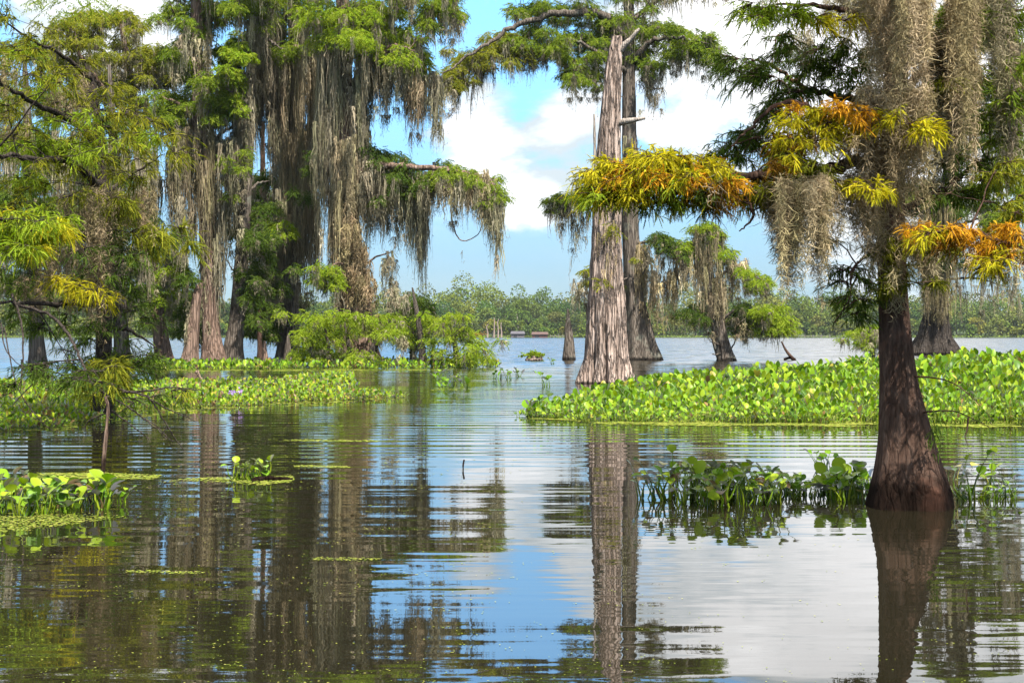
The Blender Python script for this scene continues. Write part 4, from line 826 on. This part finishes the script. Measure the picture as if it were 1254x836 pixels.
for k, (px, py, sc, lb) in enumerate([(787, 610, .85, 'lone hyacinth with long curved stems at the left end of the shaded clump'), (806, 612, 1.0, 'spindly hyacinth with nodding leaves, second from the shaded clump\'s open end'), (826, 606, 1.1, 'tall spindly hyacinth whose drooping leaf tops the shaded clump\'s left half')]):
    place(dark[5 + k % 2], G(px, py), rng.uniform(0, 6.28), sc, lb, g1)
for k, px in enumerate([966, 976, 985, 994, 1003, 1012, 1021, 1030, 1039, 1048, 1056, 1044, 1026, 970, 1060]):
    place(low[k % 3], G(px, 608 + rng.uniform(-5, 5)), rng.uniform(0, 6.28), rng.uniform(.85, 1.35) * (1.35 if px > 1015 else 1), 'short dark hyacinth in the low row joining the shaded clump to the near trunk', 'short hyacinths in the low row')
place(small[0], G(1003, 574), .5, 1.2, 'upright hyacinth sprout alone on open water behind the low row', 'hyacinth sprouts'); place(small[1], G(1022, 576), 2.5, 1.25, 'yellowing hyacinth sprout beside the upright one on open water', 'hyacinth sprouts')
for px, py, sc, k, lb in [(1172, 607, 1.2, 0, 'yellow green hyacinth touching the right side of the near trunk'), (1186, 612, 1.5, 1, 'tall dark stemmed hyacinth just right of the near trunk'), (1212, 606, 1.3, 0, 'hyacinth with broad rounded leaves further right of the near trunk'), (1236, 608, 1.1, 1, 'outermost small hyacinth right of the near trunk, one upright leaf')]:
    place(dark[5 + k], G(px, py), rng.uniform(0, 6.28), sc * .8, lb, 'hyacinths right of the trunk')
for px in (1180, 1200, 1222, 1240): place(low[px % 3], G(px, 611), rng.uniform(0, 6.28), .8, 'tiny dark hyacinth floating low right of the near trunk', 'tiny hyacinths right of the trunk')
for k, (px, py) in enumerate([(-20, 628), (0, 630), (14, 626), (28, 632), (42, 626), (56, 630), (70, 624), (84, 629), (98, 624), (8, 618), (34, 616), (60, 616), (86, 616), (-10, 612), (22, 608), (50, 608)]):
    place(brt[k % 4], G(px, py), rng.uniform(0, 6.28), rng.uniform(.8, 1.05), 'bright green hyacinth in the sunlit clump at the lower left edge', 'bright hyacinths at the lower left')
for px, py, sc, lb in [(110, 622, 1.15, 'tallest bright hyacinth rising at the end of the lower left clump'), (124, 624, 1.0, 'leaning bright hyacinth near the tip of the lower left clump'), (150, 616, .8, 'outlying bright hyacinth with round leaves beyond the lower left clump')]:
    place(small[0] if px > 140 else brt[2], G(px, py), rng.uniform(0, 6.28), sc, lb, 'bright hyacinths at the lower left')
for px, py, sc, lb in [(292, 588, .8, 'leafy hyacinth tuft at the left of the floating duckweed islet'), (306, 588, .75, 'leafy hyacinth tuft in the middle of the floating duckweed islet'), (322, 586, .85, 'leafy hyacinth tuft at the dark twig end of the duckweed islet')]:
    place(brt[1], G(px, py), rng.uniform(0, 6.28), sc, lb, 'tufts on the duckweed islet')
for k, (px, py) in enumerate([(540, 474), (545, 478), (553, 476), (572, 474), (536, 467), (608, 464), (622, 465), (634, 461), (668, 473), (648, 507), (655, 509), (662, 505), (676, 446)]):
    place(small[k % 2], G(px, py), rng.uniform(0, 6.28), rng.uniform(1.6, 2.4), 'stray small floating hyacinth on the open water left of the dead trunk', 'stray floating hyacinths')
# flower spikes on the left bed
for k, (px, lb) in enumerate([(284, 'pale purple hyacinth flower spike at the edge of the left bed'), (294, 'larger purple hyacinth flower spike beside a paler one')]):
    o = G(px, 491); r = root('hyacinth_flower', o, lb, 'flower', 'purple hyacinth flowers'); a = Acc()
    tube(a, A([o, o + A([0, 0, .2]), o + A([.01, 0, .24])]), A([.012, .01, .008]), 5, (.08, .16, .03)); build('stem', a, LILY, r, o)
    a = Acc(); q = o + A([0, 0, .23]) + rng.normal(0, 1, (24, 3)) * A([.03, .03, .04]); leaves(a, q, rng.normal(0, 1, (24, 3)) + A([0, -.4, .2]), .07, .05, rng.uniform(.85, 1.1, (24, 1)) * A([.50, .34, .68]), 0); build('blossom', a, PETAL, r, o, smooth=False)
# drift bits
for name, lb, pts, r0 in (('floating_stick', 'dark sodden stick floating beside the duckweed islet', [(308, 589, 0.0), (325, 588, .03), (340, 586, .02), (356, 585, .0)], .035), ('upright_twig', 'tiny black twig standing straight up in the mid pool', [(567.5, 575, -.05), (567, 570, .05), (568, 563, .12)], .012),
                          ('driftwood_log', 'reddish broken driftwood leaning out of the low left bed', [(252, 474, -.1), (245, 464, .3), (240, 456, .55)], .07)):
    D = G(pts[0][0], pts[0][1])[1]; a = Acc(); q = A([[(x - CX) / F * D, D + (k * .05), z] for k, (x, y, z) in enumerate(pts)]); o = A([q[0][0], D, 0.])
    if name == 'driftwood_log': q[:, 2] *= 1.
    tube(a, catmull(q, 14), r0 * rng.uniform(.6, 1.2, 14), 7); r = root(name, o, lb, 'stick'); build('wood', a, BARK_DARK if r0 < .05 else BARK_RED, r, o)
# ================================================================== far shore
def shoretree(acc, x, y, h, w, col, n, tr):
    """one far tree: lobed crown of leaf clumps on a pale stem"""
    nl = rng.integers(7, 12)
    lc = A([x, y, h * .52]) + ball(nl) * A([w * .36, w * .36, h * .44]); k = rng.integers(0, nl, n)
    b = unit(rng.normal(size=(n, 3))); b[:, 2] = np.abs(b[:, 2]) * 1.15 - .35
    p = lc[k] + b * A([w * .30, w * .30, h * .17]) * rng.uniform(.75, 1.08, (n, 1))
    d = b + rng.normal(0, .7, (n, 3)); s = rng.uniform(.6, 1.25, n)
    leaves(acc, p, d, s, s * .8, A(col) * rng.uniform(.7, 1.3, (n, 1)) * A([rng.uniform(.85, 1.2), 1, 1]), .1)
    if tr is not None and rng.uniform() < .25: tube(tr, A([[x, y, 0], [x + rng.normal(0, .3), y, h * .3], [x + rng.normal(0, .6), y, h * .7]]), A([.42, .34, .15]), 5, A([.30, .27, .22]) * rng.uniform(.6, 1.2))
fa, ft = Acc(), Acc(); FC = A([(.080, .125, .022), (.120, .155, .026), (.052, .090, .022), (.145, .170, .034), (.092, .118, .030)])
def top_row(px): return np.interp(px, [-400, 450, 520, 560, 600, 640, 690, 760, 850, 960, 1040, 1140, 1254, 1700], [356, 354, 351, 349, 349, 353, 361, 358, 353, 351, 353, 352, 353, 356])
for row, (Y, hk, n0, sp) in enumerate([(708, .30, 520, 6), (714, .50, 950, 7), (724, .66, 1100, 7), (740, .84, 1150, 7), (762, 1.0, 1200, 7), (792, 1.06, 1000, 8)]):
    x = -430.
    while x < 430:
        px = CX + x / Y * F; H = (HY - top_row(px)) / F * Y + CH
        h = H * hk * rng.uniform(.66, 1.10) * (Y / 760 if row > 3 else 1); vis = -330 < x < 330
        shoretree(fa, x, Y + rng.uniform(-5, 5), h, h * rng.uniform(.42, .85), FC[rng.integers(0, 5)] * (A([1.15, 1.1, 1.0]) if row < 2 else 1), n0 if vis else 120, ft if row < 3 else None)
        x += sp * rng.uniform(.55, 1.4) * (1. if vis else 2.2)
ff = tag(build('far_forest', fa, FARLEAF, None, (0, 740, 0), smooth=False), 'distant dense green woodland along the opposite shore', 'forest', kind='stuff')
s_ = build('far_trunk_mass', ft, leaf_mat('far_trunk', .0), ff, (0, 740, 0)); s_.location = (0, 0, 0); s_['kind'] = 'stuff'
# shore grass line
a = Acc(); n = 9000; p = np.stack([rng.uniform(-330, 330, n), rng.uniform(700, 709, n), rng.uniform(.1, .7, n)], 1)
leaves(a, p, rng.normal(0, .5, (n, 3)) + A([0, 0, .7]), rng.uniform(.5, 1.1, n), .5, A([.15, .20, .04]) * rng.uniform(.5, 1.4, (n, 1)))
tag(build('shore_grass', a, FARLEAF, None, (0, 704, 0), smooth=False), 'strip of bright grass and reeds along the far waterline', 'grass', kind='stuff')
# buildings, docks, bare trunks, brown shrub on the shore
WALL_R, WALL_G, ROOF_R, ROOF_G, DARKM, POST = plain('red_wall', (.09, .035, .028)), plain('grey_wall', (.10, .09, .10)), plain('rust_roof', (.075, .04, .032)), plain('grey_roof', (.06, .055, .065)), plain('dark_opening', (.015, .015, .018)), plain('weathered_post', (.16, .145, .125))
def box(acc, c, s):
    c, s = A(c), A(s) / 2; v = A([[x, y, z] for z in (-1, 1) for x, y in ((-1, -1), (1, -1), (1, 1), (-1, 1))]) * s + c
    acc.add(v, [(3, 2, 1, 0), (4, 5, 6, 7), (0, 1, 5, 4), (1, 2, 6, 5), (2, 3, 7, 6), (3, 0, 4, 7)])
def house(px, w, h, Y, label, wm, rm, kind='boathouse', nwin=2):
    x = (px - CX) / F * Y; o = A([x, Y, 0]); r = root(kind, o, label, 'building', 'lake houses on the far shore')
    a = Acc(); box(a, (x, Y, h * .5 - .2), (w, 6, h * .62 + .4)); build('wall', a, wm, r, o, smooth=False)
    e = h * .8; a = Acc(); q = [(x - w * .56, Y - 3.5, e - .2), (x + w * .56, Y - 3.5, e - .2), (x + w * .5, Y, h * 1.18), (x - w * .5, Y, h * 1.18), (x + w * .56, Y + 3.5, e - .2), (x - w * .56, Y + 3.5, e - .2)]
    q = q + [(b[0], b[1], b[2] - .18) for b in q]; a.add(q, [(0, 1, 2, 3), (3, 2, 4, 5), (7, 6, 9, 8), (8, 9, 11, 10), (0, 6, 7, 1), (4, 10, 11, 5), (1, 7, 8, 2), (2, 8, 10, 4), (3, 9, 6, 0), (5, 11, 9, 3)]); build('roof', a, rm, r, o, smooth=False)
    a = Acc(); box(a, (x - w * .18, Y - 3.03, h * .3), (w * .26, .1, h * .5)); build('door', a, DARKM, r, o, smooth=False)
    for k in range(nwin):
        a = Acc(); box(a, (x + w * (.12 + .22 * k), Y - 3.03, h * .45), (w * .12, .1, h * .22)); build('window', a, DARKM, r, o, smooth=False)
house(661, 7, 2.2, 697, 'low red boathouse with rusty roof on the far shore', WALL_R, ROOF_R)
house(634, 6, 2.5, 699, 'small grey lilac house among shrubs left of the red boathouse', WALL_G, ROOF_G, 'lake_house')
#house(1032, 6, 2.0, 697, 'low red roofed boathouse left of the near trunk', WALL_R, ROOF_R)
def dock(px, w, Y, label):
    x = (px - CX) / F * Y; o = A([x, Y, 0]); r = root('dock', o, label, 'dock', 'docks on the far shore'); a = Acc(); box(a, (x, Y, .75), (w, 2.2, .2)); build('deck', a, POST, r, o, smooth=False)
    for k in np.linspace(-.47, .47, 5):
        a = Acc(); tube(a, A([[x + k * w, Y - 1.25, -.4], [x + k * w, Y - 1.25, 1.5]]), .14, 6); build('post', a, POST, r, o)
dock(995, 16, 695, 'grey wooden dock on posts below the wooded hill'); dock(1075, 9, 695, 'short dock partly hidden by the near trunk'); dock(684, 8, 695, 'short dock just right of the red boathouse')
for px, h, lb in ((597, 6.2, 'leftmost pale bare trunk at the far waterline'), (605, 9.3, 'thick white bare trunk at the far waterline'), (610, 8.6, 'white bare trunk beside the thick white one at the far waterline'), (614, 7., 'pale forked bare trunk at the far waterline')):
    Y = 699.; x = (px - CX) / F * Y; a = Acc(); tube(a, A([[x, Y, -.3], [x + .1, Y, h * .4], [x + rng.normal(0, .25), Y, h * .8], [x + rng.normal(0, .3), Y, h]]), A([.45, .32, .25, .14]), 7); tag(build('dead_tree', a, BARK_PALE, None, (x, Y, 0)), lb, 'dead tree', 'bare trunks at the far waterline')
a = Acc(); o = A([(572 - CX) / F * 697, 697, 0])
for k in range(26): pad(a, o + A([rng.normal(0, 4.2), rng.normal(0, 1.2), abs(rng.normal(2.2, .8))]), A([2., 1.5, .9]), 30, 'rust', sl=.6, leaf=.5, wid=.3, K=2)
r = root('brown_shrub', o, 'wide domed brown shrub on the far shore behind the young cypress', 'shrub'); build('foliage', a, FARLEAF, r, o, smooth=False); a = Acc(); tube(a, A([o, o + A([0, 0, 2.])]), .3, 5); build('stem', a, BARK_DARK, r, o)
for dx in (0, 10): pass

# ================================================================== water, ground, sky, light, camera
def sheet(name, x0, x1, y0, y1, z, m, nx=2, ny=2, zf=None):
    xs, ys = np.linspace(x0, x1, nx), np.linspace(y0, y1, ny); X, Y = np.meshgrid(xs, ys); Z = np.full(X.shape, z) if zf is None else zf(X, Y)
    a = Acc(); a.add(np.stack([X, Y, Z], -1), grid_faces(ny, nx, False)); return tag(build(name, a, m), kind='structure')
m, nt, out, N, ln = mat('lake_water')
ge = N('NewGeometry'); sp = N('SeparateXYZ'); ln(ge.outputs['Position'], sp.inputs[0])
def slope(sx, sy, detail, ax, ay, w):
    mp = N('Mapping', inp={'Scale': (sx, sy, 1.), 'Location': (w, w * 2, w)}); ln(ge.outputs['Position'], mp.inputs[0])
    no = N('TexNoise', inp={'Scale': 1., 'Detail': detail, 'Roughness': .5, 'Distortion': .2}); ln(mp.outputs[0], no.inputs['Vector'])
    sb = N('VectorMath', operation='SUBTRACT', inp={1: (.5, .5, .5)}); ln(no.outputs['Color'], sb.inputs[0])
    ml = N('VectorMath', operation='MULTIPLY', inp={1: (ax, ay, 0.)}); ln(sb.outputs[0], ml.inputs[0]); return ml.outputs[0]
def vadd(a, b): n = N('VectorMath', operation='ADD'); ln(a, n.inputs[0]); ln(b, n.inputs[1]); return n.outputs[0]
def vscale(a, f): n = N('VectorMath', operation='SCALE'); ln(a, n.inputs[0]); ln(f, n.inputs['Scale']); return n.outputs[0]
calm = vadd(vadd(slope(.10, .9, 2., .004, .028, 3.), slope(.30, 3.2, 2., .008, .050, 7.)), slope(1.2, 9., 1., .010, .040, 5.))
# patches of ruffled and glassy water
mp = N('Mapping', inp={'Scale': (.05, .22, 1.)}); ln(ge.outputs['Position'], mp.inputs[0]); pn = N('TexNoise', inp={'Scale': 1., 'Detail': 2.}); ln(mp.outputs[0], pn.inputs['Vector'])
pm = N('MapRange', inp={1: .35, 2: .65, 3: .35, 4: 1.25}); ln(pn.outputs[0], pm.inputs[0])
wind = slope(.5, 1.6, 3., .2, .7, 13.)
wy = N('MapRange', interpolation_type='SMOOTHSTEP', inp={1: 45., 2: 120., 3: 0., 4: 1.}); ln(sp.outputs[1], wy.inputs[0])
wmp = N('Mapping', inp={'Scale': (.045, 1., 1.)}); ln(ge.outputs['Position'], wmp.inputs[0])
wt = N('TexWave', wave_type='BANDS', bands_direction='Y', wave_profile='SIN', inp={'Scale': .40, 'Distortion': 5.5, 'Detail': 2., 'Detail Scale': .8, 'Detail Roughness': .5}); ln(wmp.outputs[0], wt.inputs['Vector'])
w1 = N('Math', operation='MULTIPLY_ADD', inp={1: .040, 2: -.020}); ln(wt.outputs['Fac'], w1.inputs[0])
wr0 = N('MapRange', interpolation_type='SMOOTHSTEP', inp={1: 11., 2: 18., 3: .12, 4: 1.}); ln(sp.outputs[1], wr0.inputs[0])
mp2 = N('Mapping', inp={'Scale': (.11, .16, 1.), 'Location': (2.3, .7, 0)}); ln(ge.outputs['Position'], mp2.inputs[0]); pn2 = N('TexNoise', inp={'Scale': 1., 'Detail': 2.}); ln(mp2.outputs[0], pn2.inputs['Vector'])
pm2 = N('MapRange', inp={1: .38, 2: .60, 3: .15, 4: 1.1}); ln(pn2.outputs[0], pm2.inputs[0])
w2 = N('Math', operation='MULTIPLY'); ln(w1.outputs[0], w2.inputs[0]); ln(wr0.outputs[0], w2.inputs[1]); w3 = N('Math', operation='MULTIPLY'); ln(w2.outputs[0], w3.inputs[0]); ln(pm2.outputs[0], w3.inputs[1])
wc = N('CombineXYZ'); ln(w3.outputs[0], wc.inputs[1])
bias = N('VectorMath', operation='ADD', inp={1: (0, -.085, 0)}); ln(wind, bias.inputs[0]); wind = bias.outputs[0]    # wavelets: the slopes turned away are hidden behind the ones that face us
tot = vadd(vadd(vscale(calm, pm.outputs[0]), wc.outputs[0]), vscale(wind, wy.outputs[0]))
nv = N('VectorMath', operation='ADD', inp={1: (0, 0, 1.)}); ln(tot, nv.inputs[0]); nn = N('VectorMath', operation='NORMALIZE'); ln(nv.outputs[0], nn.inputs[0])
bs = N('BsdfPrincipled', inp={'Base Color': (.012, .0105, .0055, 1), 'Roughness': .012, 'IOR': 2.3}); ln(nn.outputs[0], bs.inputs['Normal']); ln(bs.outputs[0], out.inputs[0])
sheet('water', -900, 900, -60, 706, 0., m)
gm = plain('shore_ground', (.055, .085, .025), .95, .4, .3)
sheet('ground', -900, 900, 700, 1100, 0., gm, 90, 60, lambda X, Y: np.clip((Y - 703) * .05, -.15, 2.) + np.clip((Y - 775) / 60, 0, 1) * (11.5 + 1.2 * np.sin(X * .021) + .8 * np.sin(X * .05 + 1)) )
sheet('lake_bed', -900, 900, -60, 720, -1.6, plain('lake_mud', (.05, .04, .025)))

# summer air over the lake
if HAZE:
    hm = bpy.data.materials.new('summer_haze'); hm.use_nodes = True; hm.node_tree.nodes.clear()
    ho = hm.node_tree.nodes.new('ShaderNodeOutputMaterial'); pv = hm.node_tree.nodes.new('ShaderNodeVolumePrincipled')
    pv.inputs['Density'].default_value = HAZE; pv.inputs['Color'].default_value = (.86, .93, 1., 1); pv.inputs['Anisotropy'].default_value = .2
    hm.node_tree.links.new(pv.outputs[0], ho.inputs['Volume'])
    a = Acc(); box(a, (0, 520, 18.), (1900, 1220, 43.)); tag(build('haze', a, hm, smooth=False), 'thin summer haze over the lake', kind='stuff')

SUN_EL, SUN_AZ = math.radians(58), math.radians(158)       # azimuth clockwise from +Y: behind the camera, to the right
w = bpy.data.worlds.new('World'); SC.world = w; w.use_nodes = True; nt = w.node_tree; nt.nodes.clear()
N = lambda t, **k: _nd(nt, t, **k); ln = nt.links.new
sky = N('TexSky', sky_type='NISHITA', sun_disc=False, sun_elevation=SUN_EL, sun_rotation=SUN_AZ, air_density=1., dust_density=.15, ozone_density=2.5)
tc = N('TexCoord'); D_ = tc.outputs['Generated']
def vm(op, a, b=None, **k):
    n = N('VectorMath', operation=op, **k); ln(a, n.inputs[0])
    if b is not None: ln(b, n.inputs[1])
    return n
def mth(op, a, b=None, val=None, clamp=False):
    n = N('Math', operation=op, use_clamp=clamp); ln(a, n.inputs[0])
    if b is not None: ln(b, n.inputs[1])
    if val is not None: n.inputs[1].default_value = val
    return n.outputs[0]
def cnoise(scale, det, rough, loc, dist=0.):
    mp = N('Mapping', inp={'Scale': scale, 'Location': loc}); ln(D_, mp.inputs[0]); n = N('TexNoise', inp={'Scale': 1., 'Detail': det, 'Roughness': rough, 'Distortion': dist}); ln(mp.outputs[0], n.inputs['Vector']); return n.outputs[0]
big_n = cnoise((7., 7., 15.), 9., .56, (1.3, 0., .4), .25); fine = cnoise((16., 16., 34.), 8., .6, (4., 2., 1.))
def spot(px, py, rad, amt, ky=1.):
    """a cloud bank round the direction of a place in the sky"""
    d = A([(px - CX), F, (HY - py)]); d = d / np.linalg.norm(d)
    s = vm('SUBTRACT', D_); s.inputs[1].default_value = tuple(d); q = vm('MULTIPLY', s.outputs[0]); q.inputs[1].default_value = (1, 1, ky); le = N('VectorMath', operation='LENGTH'); ln(q.outputs[0], le.inputs[0])
    mr = N('MapRange', interpolation_type='SMOOTHSTEP', inp={1: rad / F, 2: 0., 3: 0., 4: amt}); ln(le.outputs['Value'], mr.inputs[0]); return mr.outputs[0]
cov = mth('ADD', big_n, val=-.5)
fill_cover = N('MapRange', interpolation_type='SMOOTHSTEP', inp={1: .26, 2: .5, 3: 0., 4: .34}); sz = N('SeparateXYZ'); ln(D_, sz.inputs[0]); ln(sz.outputs[2], fill_cover.inputs[0]); cov = mth('ADD', cov, fill_cover.outputs[0])  # unseen overhead cloud cover, added as fill light to lift the shadows
for q in SPOTS: cov = mth('ADD', cov, spot(*q))
mask = N('MapRange', interpolation_type='SMOOTHSTEP', inp={1: .03, 2: .15, 3: 0., 4: 1.}); ln(cov, mask.inputs[0])
thin = mth('MULTIPLY', fine, val=.75)
sp = N('SeparateXYZ'); ln(D_, sp.inputs[0])
hz = N('MapRange', inp={1: .0, 2: .22, 3: .55, 4: .10}); ln(sp.outputs[2], hz.inputs[0])
fac = N('Math', operation='MAXIMUM'); ln(mask.outputs[0], fac.inputs[0]); ln(mth('MULTIPLY', thin, hz.outputs[0]), fac.inputs[1])
shade = N('MapRange', inp={1: .05, 2: .34, 3: 0., 4: 1.}); ln(mth('ADD', cov, mth('MULTIPLY', mth('ADD', fine, val=-.5), val=.8)), shade.inputs[0])
cl = N('MixRGB', inp={1: CLOUD_LOW, 2: CLOUD_HIGH}); ln(shade.outputs[0], cl.inputs[0])
sh2 = N('MapRange', interpolation_type='SMOOTHSTEP', inp={1: .30, 2: 1.0, 3: 0., 4: 1.}); ln(cov, sh2.inputs[0]); cl0 = cl; cl = N('MixRGB', inp={2: CLOUD_TOP}); ln(sh2.outputs[0], cl.inputs[0]); ln(cl0.outputs[0], cl.inputs[1])
hz2 = N('MapRange', interpolation_type='SMOOTHSTEP', inp={1: .0, 2: .26, 3: 0., 4: 1.}); ln(sp.outputs[2], hz2.inputs[0]); tn0 = N('MixRGB', inp={1: SKY_LOW, 2: SKY_HIGH}); ln(hz2.outputs[0], tn0.inputs[0]); hz3 = N('MapRange', interpolation_type='SMOOTHSTEP', inp={1: .24, 2: .5, 3: 0., 4: 1.}); ln(sp.outputs[2], hz3.inputs[0]); tn = N('MixRGB', inp={2: (1., 1., .95, 1)}); ln(hz3.outputs[0], tn.inputs[0]); ln(tn0.outputs[0], tn.inputs[1])
sc_ = N('MixRGB', blend_type='MULTIPLY', inp={0: 1.}); ln(sky.outputs[0], sc_.inputs[1]); ln(tn.outputs[0], sc_.inputs[2])
mx = N('MixRGB'); ln(fac.outputs[0], mx.inputs[0]); ln(sc_.outputs[0], mx.inputs[1]); ln(cl.outputs[0], mx.inputs[2])
bg = N('Background', inp={'Strength': .15}); ln(mx.outputs[0], bg.inputs[0]); wo = N('OutputWorld'); ln(bg.outputs[0], wo.inputs[0])

sl = bpy.data.lights.new('sun', 'SUN'); sl.energy = 4.1; sl.angle = math.radians(.53); sl.color = (1., .955, .88)
so = bpy.data.objects.new('sun', sl); C.objects.link(so)
d = Vector((math.sin(SUN_AZ) * math.cos(SUN_EL), math.cos(SUN_AZ) * math.cos(SUN_EL), math.sin(SUN_EL))); so.rotation_euler = d.to_track_quat('Z', 'Y').to_euler(); so.location = d * 60

cam = bpy.data.cameras.new('camera'); cam.sensor_width = 36; cam.lens = 36 * F / 1254; cam.clip_start = .1; cam.clip_end = 4000
co = bpy.data.objects.new('camera', cam); C.objects.link(co); co.location = (0, 0, CH); co.rotation_euler = (math.radians(90) - math.atan((418 - HY) / F), 0, 0); SC.camera = co
SC.view_settings.view_transform = 'Standard'; SC.view_settings.look = 'None'; SC.view_settings.exposure = EXPO; SC.view_settings.gamma = 1
SC.render.engine = 'CYCLES'; SC.cycles.max_bounces = 6; SC.cycles.diffuse_bounces = 3; SC.cycles.glossy_bounces = 3; SC.cycles.transmission_bounces = 3; SC.cycles.use_denoising = True; SC.cycles.sample_clamp_indirect = 8
SC.cycles.caustics_reflective = False; SC.cycles.caustics_refractive = False
